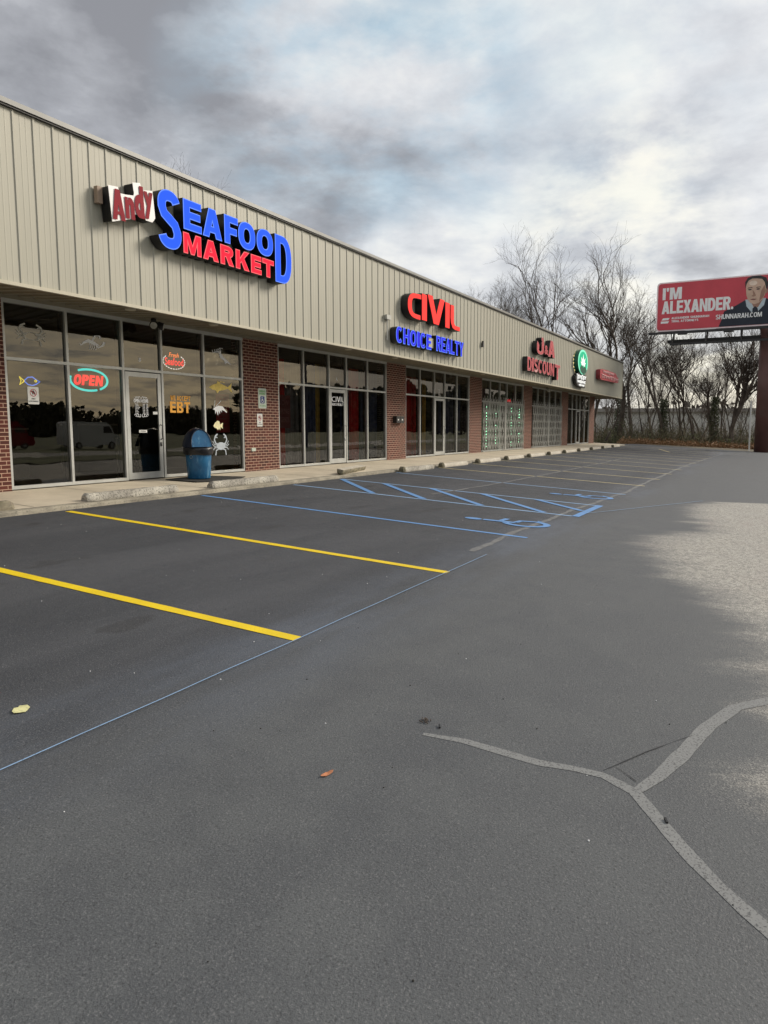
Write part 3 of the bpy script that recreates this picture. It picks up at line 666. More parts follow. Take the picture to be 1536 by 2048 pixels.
# soffit can lights, security lamps, pier details
def lamp_disc(x):
    MB().lathe([(.0, .0), (.085, .0), (.095, .008), (.095, .03)], 20, (x, -1.15, 3.21)).build('soffit_light', 'trim', bld, True)
for x in (9.46, 11.62, 16.9, 19.6, 24.2, 27): lamp_disc(x)
def flood(x, label, lm='steel_dark'):
    t = thing('security_light', label, 'light', (x, -.30, 3.19))
    MB().lathe([(0, .12), (.05, .12), (.055, .07), (.0, .07)], 16).build('mount', 'steel_dark', t, True)
    for s in (-1, 1):
        mb = MB(); a = Vector((s*.02, 0, .07)); b_ = Vector((s*.11, -.10, -.03)); mb.tube([a, a.lerp(b_, .5)], .018, 8)
        mb.tube([a.lerp(b_, .4), a.lerp(b_, .55), b_, b_+Vector((s*.02, -.03, -.01))], [.03, .055, .075, .078], 14)
        h = mb.build('lamp_head', lm, t, True)
        MB().tube([b_+Vector((s*.021, -.031, -.0105)), b_+Vector((s*.025, -.036, -.012))], .066, 14).build('lens', 'vinyl_pale', h)
flood(10.83, 'twin headed black security floodlight under the canopy above the first door')
flood(38.95, 'small pale twin security floodlight under the canopy between the two gated shops', 'gate_steel')

# ================================================================== CHANNEL LETTER SIGNS
def letter(parent, ch, x0, x1, z0, z1, face, s, t, depth=.21, yb=None, trim=None, contours=None, nm='letter'):
    yw = YF-.03 if yb is None else yb
    cts = contours or [[(x0+p[0], z0+p[1]) for p in c] for c in glyph(ch, x1-x0, z1-z0, s, t)]
    me = curve_mesh(cts, depth, .010); to_wall(me, 0, 0, yw-depth/2); b = link(nm, me, 'black_edge', parent)
    if trim:
        me = curve_mesh(cts, .004, .006); to_wall(me, 0, 0, yw-depth-.004); link('letter_trim', me, trim, b)
    me = curve_mesh(cts, .004, -.010 if trim else 0); to_wall(me, 0, 0, yw-depth-.010); link('letter_face', me, face, b)
    return b
s1 = thing('channel_letter_sign', 'illuminated blue and red seafood market letters on the fascia above the first shop', 'sign', (11, YF, 4.6))
s1m = s1.matrix_world.inverted()
def child_fix(root):      # children were built in world coordinates
    L = Vector(root.location)
    for o in [c for c in bpy.data.objects if c.parent == root]:
        if o.type == 'MESH' and o.data.vertices: o.location = o.location - L
BIGS = dict(face='lit_blue', trim='letter_edge_blue')
letter(s1, 'S', 9.30, 9.83, 4.18, 5.13, s=.175, t=.17, **BIGS)
for ch, a, b_, s in (('E', 9.905, 10.345, .15), ('A', 10.39, 10.885, .15), ('F', 10.975, 11.355, .145), ('O', 11.375, 11.875, .15), ('O', 11.935, 12.45, .15)):
    letter(s1, ch, a, b_, 4.595, 5.095, s=s, t=.115, **BIGS)
letter(s1, 'D', 12.535, 13.085, 4.155, 5.095, s=.17, t=.145, **BIGS)
for ch, a, b_, s in (('M', 9.885, 10.32, .11), ('A', 10.38, 10.775, .115), ('R', 10.845, 11.205, .11), ('K', 11.28, 11.665, .115), ('E', 11.74, 12.055, .105), ('T', 12.105, 12.465, .11)):
    letter(s1, ch, a, b_, 4.19, 4.53, 'lit_red', s, .085, trim='letter_edge_red')
MB().box(9.9, 12.5, YF-.06, YF-.031, 4.56, 4.60).build('mounting_rail', 'black_edge', s1)
child_fix(s1)
sA = thing('contour_sign', 'small tilted white edged sign with dark red letters left of the blue letters', 'sign', (8.75, YF, 4.7))
outl = [(8.30, 4.855), (8.47, 4.875), (8.50, 4.79), (8.62, 4.80), (8.80, 4.83), (8.815, 4.885), (8.79, 5.03), (8.93, 5.06), (8.96, 4.96), (9.19, 5.01), (9.23, 4.60), (9.17, 4.53), (9.04, 4.53), (9.02, 4.62), (8.78, 4.56), (8.76, 4.49), (8.35, 4.35)]
me = curve_mesh([outl], .20, .0); to_wall(me, 0, 0, YF-.03-.10); link('sign_box', me, 'black_edge', sA)
me = curve_mesh([outl], .006, .012); to_wall(me, 0, 0, YF-.237); link('sign_panel', me, 'sign_white', sA)
AN = [('A', 8.335, 8.590, 4.385, 4.845), ('n', 8.60, 8.79, 4.455, 4.785), ('d', 8.795, 8.995, 4.52, 5.02), ('y', 9.0, 9.20, 4.55, 4.975)]
for ch, a, b_, c, d in AN:
    me = font_mesh(ch, .062) if ch != 'A' else curve_mesh([[(p[0], p[1]) for p in c] for c in glyph('A', .5, 1, .17, .12)], 0); to_wall(me, 0, 0, YF-.252, fit=(a, b_, c, d), rot=.05); link('letter', me, 'sign_crimson', sA)
MB().box(8.19, 8.285, YF-.11, YF-.03, 4.60, 4.85).build('raceway_end', plain('raceway_tan', (.34, .25, .18), .6), sA)
child_fix(sA)
# second shop: stylised lit letters
s2 = thing('channel_letter_sign', 'coral red rounded word in lit letters above the blue letters over the second shop', 'sign', (20.5, YF, 4.6))
def st_letter(parent, path, s, t, face, trim=None, depth=.21): return letter(parent, None, 0, 0, 0, 0, face, s, t, depth, trim=trim, contours=[stroke(path, s, t)])
cp = [(19.50, 4.87), (19.15, 4.84)] + arc(19.15, 4.55, .36, .29, 95, 265, 16, 2.2) + [(19.15, 4.34), (19.45, 4.33)]
cp = [(19.50, 4.90), (19.2, 4.885)] + arc(19.12, 4.595, .36, .28, 92, 268, 16, 2.2) + [(19.2, 4.31), (19.45, 4.31)]
st_letter(s2, cp, .24, .12, 'lit_coral')
letter(s2, 'I', 19.56, 19.89, 4.27, 5.01, 'lit_coral', .3, .1)
letter(s2, 'V', 19.96, 21.18, 4.26, 5.05, 'lit_coral', .33, .16)
letter(s2, 'I', 21.26, 21.58, 4.26, 5.02, 'lit_coral', .3, .1)
st_letter(s2, [(21.80, 5.0), (21.80, 4.62), (21.82, 4.50), (21.90, 4.38), (22.05, 4.33), (22.42, 4.325)], .26, .12, 'lit_coral')
child_fix(s2)
s3 = thing('channel_letter_sign', 'two blue lit words in narrow block letters below the coral red word', 'sign', (20.4, YF, 3.7))
def word(parent, text, x0, x1, z0, z1, face, sw=.24, tr=None, gap=.12, depth=.19, tw=.17):
    W = dict(I=.42, M=1.2, L=.85, J=.8, E=.86, N=1.02, O=1.05, A=1.06); ws = [W.get(c, .98) for c in text]
    k = (x1-x0)/(sum(ws)+gap*(len(text)-1)); x = x0
    for c, w_ in zip(text, ws):
        letter(parent, c, x, x+w_*k, z0, z1, face, w_*k if c == 'I' else sw*k*1.1, (z1-z0)*tw, depth, trim=tr); x += (w_+gap)*k
word(s3, 'CHOICE', 17.98, 20.27, 3.475, 3.905, 'lit_blue_deep', .27, 'letter_edge_blue')
word(s3, 'REALTY', 20.65, 22.82, 3.49, 3.935, 'lit_blue_deep', .27, 'letter_edge_blue')
MB().box(20.28, 20.62, YF-.14, YF-.03, 3.56, 3.84).build('raceway', 'trim', s3)
child_fix(s3)
cdt = MB().tube([(17.78, YF-.05, 4.06), (17.78, YF-.05, 3.52)], .018, 8).tube([(17.78, YF-.05, 4.06), (17.78, YF-.02, 4.06)], .018, 8).box(17.66, 17.90, YF-.11, YF-.031, 4.06, 4.18)
tag(cdt.build('conduit', 'gate_steel'), 'small grey junction box with thin conduit left of the blue letters', 'conduit')
tag(MB().box(24.98, 25.10, YF-.09, YF-.031, 4.02, 4.18).lathe([(0, 0), (.035, .0), (.035, .05), (0, .06)], 12, (25.04, YF-.06, 4.18)).build('photocell', 'steel_dark'), 'small dark sensor box alone on the fascia right of the coral word', 'sensor')
# third: unlit faded red sign
s4 = thing('channel_letter_sign', 'unlit faded red discount letters in two rows on the fascia above the gated shops', 'sign', (32, YF, 4.2))
FR = dict(face='faded_red', trim='faded_edge')
st_letter(s4, [(31.75, 5.0), (31.95, 5.0), (31.97, 4.86), (31.96, 4.55)] + arc(31.6, 4.55, .36, .17, 0, -170, 12, 2) + [(31.24, 4.68), (31.30, 4.78)], .34, .11, 'faded_red', 'faded_edge')
me = font_mesh('&', .03, .19/.4); to_wall(me, 0, 0, YF-.03-.10, fit=(32.30, 32.88, 4.40, 4.80), sy=.4); amp = link('letter', me, 'black_edge', s4)
me = font_mesh('&', .03); to_wall(me, 0, 0, YF-.235, fit=(32.30, 32.88, 4.40, 4.80)); link('letter_face', me, 'faded_red', amp)
letter(s4, 'A', 32.85, 33.95, 4.35, 5.08, s=.36, t=.14, **FR)
word(s4, 'DISCOUN', 29.85, 33.95, 3.53, 4.09, 'faded_red', .28, 'faded_edge', .10)
letter(s4, 'T', 34.05, 34.92, 3.40, 4.09, s=.26, t=.13, **FR)
child_fix(s4)
# fourth: oval leaf sign with script below
s5 = thing('oval_sign', 'tall green oval sign with white leaf burst above white script lettering on the fascia', 'sign', (39.5, YF, 4.4))
ocx, ocz = 39.47, 4.60
def ell(rx, rz): return [arc(ocx, ocz, rx, rz, 0, 352, 48, 2)]
me = curve_mesh(ell(1.10, .66), .22); to_wall(me, 0, 0, YF-.14); ov = link('sign_box', me, 'sign_green_dark', s5)
plate('sign_panel', ell(1.08, .645), YF-.262, .006, 'sign_mint', ov)
plate('inner_panel', ell(.92, .545), YF-.266, .004, 'sign_green', ov)
leaf = []
for k, (ang, L_) in enumerate(((90, .56), (55, .48), (125, .48), (22, .36), (158, .36), (-8, .26), (188, .26))):
    a = R_(ang); dx, dz = math.cos(a)*1.75, math.sin(a); cx, cz = ocx, ocz-.14
    tip = (cx+dx*L_, cz+dz*L_); mid = (cx+dx*L_*.5, cz+dz*L_*.5); nx, nz = -math.sin(a)*.13, math.cos(a)*.075
    plate('leaf', [[(cx, cz), (mid[0]+nx, mid[1]+nz), tip, (mid[0]-nx, mid[1]-nz)]], YF-.2685-.0012*k, .0012, 'lit_white', ov)
plate('mountain', [[(38.75, 4.25), (39.15, 4.45), (39.5, 4.30), (39.85, 4.42), (40.25, 4.24), (40.1, 4.08), (39.5, 3.95), (38.9, 4.08)]], YF-.280, .002, 'sign_green_dark', ov)
scr = [(38.15, 3.80), (38.75, 4.02), (39.4, 3.95), (39.95, 4.10), (40.4, 3.92), (40.5, 3.62), (40.2, 3.50), (40.25, 3.28), (39.2, 3.30), (38.6, 3.36), (38.3, 3.50)]
me = curve_mesh([scr], .18); to_wall(me, 0, 0, YF-.12); link('script_backer', me, 'black_edge', s5)
def scribble(parent, name, x0, x1, z, h, y, wd, m, n=9, seed=1):
    rnd = random.Random(seed); p = []
    for i in range(n*6+1):
        t = i/(n*6); ph = t*n*2*PI
        p.append((x0+(x1-x0)*t + math.sin(ph)*(x1-x0)/n*.38, z + math.cos(ph)*h*.5*(.75+.25*math.sin(t*11+seed))))
    for i in range(len(p)-1):
        pass
    mb = MB(); mb.tube([(a, y, b_) for a, b_ in p], wd/2, 6); return mb.build(name, m, parent, True)
scribble(s5, 'script_lettering', 38.35, 40.3, 3.80, .26, YF-.235, .055, 'lit_white', 5, 1)
scribble(s5, 'script_lettering', 38.45, 40.2, 3.56, .14, YF-.235, .045, 'lit_white', 8, 3)
scribble(s5, 'script_lettering', 38.8, 40.0, 3.39, .09, YF-.235, .035, 'lit_white', 7, 5)
for k in range(10):
    a = R_(100+k*18); MB().box(-.03, .03, -.01, .01, -.03, .03).build('halo_light', 'halo_lamp', s5, loc=(ocx+1.0*math.cos(a), YF-.025, ocz+.60*math.sin(a)))
child_fix(s5)
# fifth: red script sign
s6 = thing('script_sign', 'dull red sign with pale pink script lettering near the far end of the fascia', 'sign', (46.5, YF, 4.3))
rs = [(43.7, 4.50), (44.1, 4.57), (46.0, 4.60), (48.2, 4.57), (48.6, 4.48), (48.7, 4.38), (49.2, 4.34), (49.25, 4.05), (48.6, 4.0), (46, 3.98), (44.2, 3.95), (43.7, 4.02)]
me = curve_mesh([rs], .24); to_wall(me, 0, 0, YF-.15); link('sign_box', me, 'faded_red_deep', s6)
plate('sign_panel', [rs], YF-.276, .006, 'faded_red', s6)
scribble(s6, 'script_lettering', 44.3, 47.6, 4.43, .17, YF-.285, .07, 'faded_edge', 8, 2)
scribble(s6, 'script_lettering', 44.0, 49.0, 4.17, .24, YF-.285, .075, 'faded_edge', 10, 7)
child_fix(s6)

# ================================================================== WINDOW LETTERING, DECALS AND HANGING SIGNS (first shop)
YD = -.004
F0 = frames[0]
def shape_decal(name, sh, box, m, parent, y=YD, label=None, flip=False, rot=0.):
    """sh: list of contours in a unit box"""
    me = curve_mesh(sh, 0); 
    if flip:
        for v in me.vertices: v.co.x = -v.co.x
    to_wall(me, 0, 0, y, fit=box, rot=rot); o = link(name, me, m, parent)
    if label: o['label'] = label
    return o
def mirror(c): return [[(1-x, y) for x, y in q] for q in c]
crab_half = [stroke([(.36, .50), (.20, .56), (.12, .72), (.18, .88), (.32, .97)], .07, .07), stroke([(.14, .80), (.24, .84), (.30, .80)], .05, .05),
             stroke([(.30, .48), (.12, .50), (.02, .66)], .035, .035), stroke([(.30, .42), (.10, .43), (.0, .52)], .035, .035), stroke([(.30, .36), (.12, .36), (.04, .26)], .04, .04), stroke([(.36, .30), (.22, .24), (.18, .02)], .055, .055)]
crab_body = arc(.5, .43, .26, .17, 0, 350, 28, 2.2)
crab = crab_half + mirror(crab_half) + [crab_body]
def multi(name, parts, box, m, parent, y=YD, label=None, flip=False):
    """overlapping pieces: each laid 0.4 mm in front of the last inside one mesh"""
    mb_v = []; mb_f = []; 
    (X0, X1, Z0, Z1) = box
    for i, c in enumerate(parts):
        me = curve_mesh([c], 0); k = len(mb_v)
        for v in me.vertices:
            x = 1-v.co.x if flip else v.co.x
            mb_v.append((X0+(X1-X0)*x, y-.0004*i, Z0+(Z1-Z0)*v.co.y))
        mb_f += [tuple(j+k for j in p.vertices) for p in me.polygons]; bpy.data.meshes.remove(me)
    o = MB().add(mb_v, mb_f).build(name, m, parent)
    if label: o['label'] = label
    return o
multi('crab_decal', crab, (12.78, 13.34, .52, 1.03), 'vinyl_grey', F0, label='grey blue crab decal with raised claws')
fishb = [[(.0, .45), (.12, .62), (.34, .78), (.36, .98), (.46, .80), (.66, .66), (.80, .54), (.98, .90), (.93, .50), (1.0, .12), (.80, .44), (.6, .30), (.42, .22), (.34, .02), (.28, .24), (.12, .30)]]
multi('tuna_decal', fishb + [stroke([(.36, .80), (.5, .92), (.66, .88)], .02, .05)], (12.72, 13.52, 1.93, 2.23), 'vinyl_yellow', F0, label='yellow tuna fish decal')
multi('angelfish_decal', [[(.0, .45), (.15, .75), (.42, 1.0), (.62, .92), (.70, .62), (1.0, .80), (.93, .42), (.98, .12), (.74, .36), (.70, .0), (.56, .18), (.44, .02), (.32, .2), (.12, .26)]], (12.83, 13.16, 1.10, 1.32), 'vinyl_cream', F0, label='cream angelfish decal')
shrimp = [[(.0, .42), (.12, .50), (.40, .66), (.70, .62), (.98, .30), (1.0, .2), (.80, .34), (.62, .40), (.66, .22), (.52, .36), (.50, .10), (.40, .32), (.36, .0), (.26, .30), (.18, .10), (.16, .36)],
          stroke([(.10, .50), (.18, .98)], .025, .025), stroke([(.16, .52), (.60, .98)], .025, .025)]
multi('shrimp_decal', shrimp, (12.82, 13.30, 1.43, 1.78), 'vinyl_white', F0, label='white shrimp decal')
squid = [[(.36, .55), (.48, .66), (.56, .50), (.85, .22), (1.0, .02), (.78, .14), (.68, .06), (.60, .26), (.40, .40)]] + [stroke([(.42, .56), (.30+.04*k, .72+.03*k), (.02+.09*k, .66+.08*k), (.0+.14*k, .82+.04*k)], .03, .035) for k in range(5)]
multi('squid_decal', squid, (12.86, 13.50, 2.60, 2.97), 'vinyl_white', F0, label='white squid decal on crumpled clear film')
lob = [[(.0, .40), (.10, .30), (.14, .46), (.36, .70), (.62, .56), (.80, .36), (.60, .34), (.36, .48), (.18, .38), (.06, .22)], stroke([(.60, .48), (.74, .22), (.94, .42), (.99, .62)], .09, .08), stroke([(.52, .62), (.62, .92), (.80, .96), (.84, .78)], .07, .07)] + \
      [stroke([(.40+.08*k, .46), (.42+.08*k, .20), (.38+.08*k, .06)], .02, .02) for k in range(4)]
multi('lobster_decal', lob, (9.28, 9.86, 2.58, 2.88), 'vinyl_white', F0, label='pale lobster decal in the upper window')
multi('crab_outline_decal', crab_half + mirror(crab_half) + [stroke(arc(.5, .43, .26, .17, 0, 360, 28, 2.2), .03, .03)], (8.02, 8.60, 2.55, 2.92), 'vinyl_pale', F0, label='faint clear crab decal in the upper window')
# crumpled clear film round the squid
fv = []; ff = []; nx_, nz_ = 16, 12
for j in range(nz_+1):
    for i in range(nx_+1):
        x = 12.58+1.18*i/nx_; z = 2.36+.62*j/nz_; fv.append((x, .03+.03*noise.noise(Vector((x*5, z*4, 1)))+.02*abs(noise.noise(Vector((x*2+z*9, z*3, 5)))), z))
ff = [(j*(nx_+1)+i, j*(nx_+1)+i+1, (j+1)*(nx_+1)+i+1, (j+1)*(nx_+1)+i) for j in range(nz_) for i in range(nx_)]
m, g = mat('clear_film'); gl = g.add('ShaderNodeBsdfGlossy', {'Color': (.9, .9, .85, 1), 'Roughness': .15}).outputs[0]
out(g, g.add('ShaderNodeMixShader', {0: .35, 1: g.add('ShaderNodeBsdfTransparent').outputs[0], 2: gl}).outputs[0]); M['film'] = m
tag(MB().add(fv, ff).build('plastic_film', 'film'), 'crumpled clear plastic film taped inside the upper right window of the first shop', 'film')
plate('window_lettering', block_text('WE ACCEPT', 11.52, 12.11, 1.735, 1.835, .26, .12, .19), YD-.001, .001, 'vinyl_orange', F0)
plate('window_lettering', block_text('EBT', 11.50, 12.10, 1.475, 1.71, .30, .14, .2), YD-.001, .001, 'vinyl_orange', F0)
text_plate('unit_number', 'B', (10.69, 10.745, 2.475, 2.55), YD, 'vinyl_white', F0, .02)
# opening hours on the door
D0 = doors[0]; yd = -.020
text_plate('door_lettering', 'OPEN HOURS', (10.50, 10.88, 1.66, 1.72), yd, 'vinyl_white', D0, .03)
days = ['Monday', 'Tuesday', 'Wednesday', 'Thursday', 'Friday', 'Saturday', 'Sunday']
text_plate('door_lettering', '\n'.join(days), (10.53, 10.66, 1.43, 1.64), yd, 'vinyl_white', D0, .02)
text_plate('door_lettering', '\n'.join(['9:00 - 7:00']*7), (10.73, 10.87, 1.43, 1.64), yd, 'vinyl_white', D0, .02)
def scroll(z, up):
    cs = []
    for sx in (-1, 1):
        for k in range(3):
            c0 = 10.69+sx*(.045+.055*k); cs.append(stroke([(c0+sx*p[0]*.028, z+up*p[1]*.022*(1.5-.3*k)) for p in arc(0, 0, 1, 1, -40+60*k, 240+60*k, 10, 2)], .010, .010))
    return cs
for z, up in ((1.745, 1), (1.405, -1)):
    for i, c in enumerate(scroll(z, up)): plate('scroll_ornament', [c], yd-.0006*i, .0004, 'vinyl_white', D0)
plate('door_sticker', [[(10.61, 1.06), (10.82, 1.06), (10.82, 1.115), (10.61, 1.115)]], yd, .001, 'white_sign', D0)
text_plate('door_lettering', 'PUSH', (10.65, 10.78, 1.075, 1.10), yd-.002, 'dark_ink', D0, .02)
plate('door_sticker', [[(11.00, 1.43), (11.125, 1.43), (11.125, 1.485), (11.00, 1.485)]], yd, .001, 'white_sign', D0)
# neon open sign
def neon_tube(parent, name, pts, r, m, y=.09): MB().tube([(a, y, b_) for a, b_ in pts], r, 7).build(name, m, parent, True)
op = thing('neon_open_sign', 'glowing red and turquoise oval neon open sign in the second window', 'sign', (9.54, .09, 2.04))
xs0, xs1 = 9.13, 9.96; cx, cz = (xs0+xs1)/2, 2.045
neon_tube(op, 'neon_ring', arc(cx, cz, .42, .195, -55, 122, 30, 2.1), .020, 'neon_cyan')
neon_tube(op, 'neon_ring', arc(cx, cz, .42, .195, 165, 292, 30, 2.1), .020, 'neon_cyan')
lets = [('O', 9.205, 9.36), ('P', 9.385, 9.52), ('E', 9.545, 9.66), ('N', 9.69, 9.85)]
me = curve_mesh([[(9.19, 1.93), (9.86, 1.93), (9.91, 2.15), (9.24, 2.15)]], .004); to_wall(me, 0, 0, .11); link('backing', me, 'neon_red_soft', op)
for ch, a, b_ in lets:
    q = [[(a+p[0]+p[1]*.18-.01, 1.945+p[1]) for p in c] for c in glyph(ch, b_-a, .19, .046, .042)]
    me = curve_mesh(q, .012); to_wall(me, 0, 0, .09); link('neon_letter', me, 'neon_red', op)
child_fix(op)
# oval seafood neon
sf = thing('neon_seafood_sign', 'small oval neon sign with red script word ringed by white dashes', 'sign', (11.76, .09, 2.56))
cx, cz = 11.76, 2.555
for k in range(26):
    a = 2*PI*k/26
    if R_(50) < a < R_(125): continue
    p0 = (cx+.32*math.cos(a), .09, cz+.155*math.sin(a)); a2 = a+.13; p1 = (cx+.32*math.cos(a2), .09, cz+.155*math.sin(a2))
    MB().tube([p0, p1], .009, 6).build('neon_dash', 'neon_white', sf, True)
me = font_mesh('Seafood', .018); to_wall(me, 0, 0, .085, fit=(11.49, 12.03, 2.475, 2.63)); link('neon_word', me, 'neon_red', sf)
me = font_mesh('Fresh', .015, 0, .3); to_wall(me, 0, 0, .085, fit=(11.60, 11.90, 2.645, 2.74)); link('neon_word', me, 'neon_orange', sf)
child_fix(sf)
# fish neon and no loitering card
fs = thing('neon_fish_sign', 'small blue and yellow neon fish hanging in the first window', 'sign', (8.32, .09, 1.95))
fish = [(8.20, 1.96), (8.27, 2.02), (8.36, 2.03), (8.43, 1.985), (8.50, 1.955), (8.43, 1.91), (8.36, 1.885), (8.27, 1.895), (8.20, 1.95)]
neon_tube(fs, 'neon_outline', fish, .008, 'neon_blue'); neon_tube(fs, 'neon_tail', [(8.20, 1.955), (8.11, 2.02), (8.14, 1.955), (8.11, 1.89), (8.20, 1.95)], .009, 'neon_yellow')
neon_tube(fs, 'neon_fin', arc(8.42, 1.965, .018, .018, 0, 360, 12, 2), .008, 'neon_yellow')
me = curve_mesh([fish], .004); to_wall(me, 0, 0, .105); link('fish_body', me, 'blue_ink', fs)
child_fix(fs)
def loiter(x0, x1, z0, z1, y, label, txt=True):
    t = thing('no_loitering_sign', label, 'sign', ((x0+x1)/2, y, (z0+z1)/2)); r = .012
    c = [(x0+r, z0), (x1-r, z0), (x1, z0+r), (x1, z1-r), (x1-r, z1), (x0+r, z1), (x0, z1-r), (x0, z0+r)]
    plate('sign_panel', [c], y-.004, .004, 'white_sign', t)
    cx = (x0+x1)/2; h = z1-z0; cz = z0+h*.66; rr = (x1-x0)*.30
    plate('symbol_figure', [[(cx-rr*.8, cz+rr*.3), (cx+rr*.1, cz+rr*.7), (cx+rr*.4, cz+rr*.2), (cx+rr*.7, cz-rr*.3), (cx, cz-rr*.2), (cx-rr*.2, cz-rr*.7), (cx-rr*.3, cz+.0)]], y-.0050, .001, 'dark_ink', t)
    plate('prohibition_ring', [arc(cx, cz, rr, rr, 0, 350, 28, 2), arc(cx, cz, rr*.84, rr*.84, 0, 350, 28, 2)], y-.0065, .001, 'red_ink', t)
    plate('prohibition_bar', [stroke([(cx-rr*.6, cz+rr*.6), (cx+rr*.6, cz-rr*.6)], rr*.16, rr*.16)], y-.0080, .001, 'red_ink', t)
    text_plate('lettering', 'NO', (cx-.035, cx+.035, z0+h*.27, z0+h*.36), y-.0056, 'dark_ink', t, .05)
    text_plate('lettering', 'LOITERING', (x0+.015, x1-.015, z0+h*.13, z0+h*.21), y-.0056, 'dark_ink', t, .03)
    child_fix(t)
loiter(8.18, 8.395, 1.56, 1.855, -.002, 'white no loitering card on the first window below the neon fish')
loiter(14.345, 14.555, 1.19, 1.50, -.062, 'white no loitering sign on the first brick pier below the accessible parking sign')
ap = thing('accessible_parking_sign', 'green and blue accessible reserved parking sign on the first brick pier', 'sign', (14.56, -.062, 1.87))
def rr_box(x0, x1, z0, z1, r=.02): return [(x0+r, z0), (x1-r, z0), (x1, z0+r), (x1, z1-r), (x1-r, z1), (x0+r, z1), (x0, z1-r), (x0, z0+r)]
plate('sign_panel', [rr_box(14.405, 14.725, 1.635, 2.12)], -.068, .005, 'pale_sign', ap)
text_plate('lettering', 'RESERVED\nPARKING', (14.44, 14.69, 1.965, 2.075), -.0735, 'green_ink', ap, .05)
plate('symbol_panel', [rr_box(14.48, 14.65, 1.755, 1.93)], -.070, .0015, 'blue_ink', ap)
icx, icz, k = 14.56, 1.83, .16
isac = [arc(icx-.012, icz+.066, .013, .013, 0, 345, 14, 2), stroke([(icx-.012, icz+.047), (icx-.005, icz)], .016, .016), stroke([(icx, icz+.02), (icx+.03, icz+.018)], .010, .010), stroke([(icx, icz), (icx+.03, icz-.004), (icx+.045, icz-.042)], .013, .013)]
for i, c in enumerate(isac): plate('wheelchair_symbol', [c], -.0725-.0006*i, .0005, 'white_sign', ap)
plate('wheelchair_symbol', [stroke(arc(icx-.002, icz-.02, .038, .038, 110, 350, 20, 2), .012, .012)], -.0755, .0005, 'white_sign', ap)
text_plate('lettering', 'VAN ACCESSIBLE', (14.44, 14.69, 1.68, 1.715), -.0735, 'green_ink', ap, .03)
child_fix(ap)
tag(MB().box(14.10, 14.25, -.078, -.061, .59, .67).box(14.13, 14.16, -.082, -.078, .61, .65).build('wall_outlet', 'pale_sign'), 'small pale outlet cover low on the first brick pier', 'outlet')
mbx = thing('mailboxes', 'black wall mailboxes on the brick pier between the second and third shops', 'mailbox', (21.83, -.1, 1.43))
for k in range(2):
    b = MB().box(-.28+.29*k, -.01+.29*k, -.10, .038, -.11, .09).build('mailbox_body', 'steel_dark', mbx)
    MB().box(-.28+.29*k-.01, -.01+.29*k+.008, -.115, .038, .092, .115).build('mailbox_lid', 'steel_dark', b)
    MB().box(-.20+.29*k, -.12+.29*k, -.104, -.1005, -.03, .02).build('mailbox_label', 'white_sign', b)
# second shop's door lettering
D1 = doors[1]
def wcts(cts): return cts
yd = -.020
cts = [stroke([(18.03, 2.04), (17.93, 2.035)] + arc(17.92, 1.975, .07, .055, 92, 268, 10, 2.2) + [(17.94, 1.915), (18.03, 1.915)], .045, .022), [(18.05, 1.90), (18.09, 1.90), (18.09, 2.05), (18.05, 2.05)],
       [(18.11, 2.055), (18.16, 2.055), (18.20, 1.95), (18.25, 2.055), (18.30, 2.055), (18.225, 1.895), (18.18, 1.895)], [(18.315, 1.90), (18.35, 1.90), (18.35, 2.05), (18.315, 2.05)],
       stroke([(18.39, 2.05), (18.39, 1.95), (18.42, 1.91), (18.49, 1.905)], .035, .02)]
for i, c in enumerate(cts): plate('door_lettering', [c], yd-.0005*i, .0004, 'vinyl_white', D1)
plate('door_lettering', block_text('CHOICE REALTY', 17.74, 18.53, 1.795, 1.865, .26, .14, .18), yd, .0006, 'vinyl_white', D1)
text_plate('unit_number', 'A', (18.10, 18.19, 2.50, 2.60), YD, 'vinyl_white', frames[1], .02)
text_plate('unit_number', '2', (25.36, 25.44, 2.47, 2.59), YD, 'vinyl_white', frames[2], .02)

# things inside the shops ---------------------------------------------------
def curtain(x0, x1, m, label, y=.28, z0=.16, z1=2.95, grp='coloured drapes behind the glass'):
    mb = MB(); n = max(8, int((x1-x0)/.025)); v = []
    for i in range(n+1):
        x = x0+(x1-x0)*i/n; yy = y+.035*math.sin((x-x0)*2*PI/.13)+.02*math.sin(x*17)
        v += [(x, yy, z0), (x, yy, z1)]
    mb.add(v, [(2*i, 2*i+2, 2*i+3, 2*i+1) for i in range(n)]); o = mb.build('curtain', m, None, True)
    tag(o, label, 'curtain', grp)
for x0, x1, m, lb in ((15.32, 15.95, 'curtain_red', 'red drape at the left edge of the second shop window'), (15.97, 16.9, 'curtain_grey', 'grey drape beside the red one in the second shop'),
                      (16.92, 17.42, 'curtain_blue', 'dark blue drape in the second shop left of the door'), (17.42, 17.62, 'curtain_yellow', 'narrow mustard drape just left of the second shop door'),
                      (18.75, 19.25, 'curtain_blue', 'dark blue drape right of the second shop door'), (19.3, 19.82, 'curtain_red', 'red drape beside the mullion right of the second shop door'), (19.95, 21.0, 'curtain_blue', 'dark blue drape at the right end of the second shop'),
                      (22.58, 23.05, 'curtain_blue', 'dark blue drape at the left edge of the third shop'), (23.05, 23.62, 'curtain_red', 'red drape in the first window of the third shop'), (23.75, 24.2, 'curtain_red', 'red drape in the second window of the third shop'),
                      (24.22, 24.5, 'curtain_grey', 'grey drape beside the third shop door window'), (24.55, 24.85, 'curtain_yellow', 'mustard drape left of the third shop door'), (26.0, 28.2, 'curtain_blue', 'wide dark blue drape right of the third shop door')):
    curtain(x0, x1, m, lb)
nt = MB().add([(15.34, .06, 1.15), (15.93, .06, 1.15), (15.93, .06, 2.0), (15.34, .06, 2.0)], [(0, 1, 2, 3)])
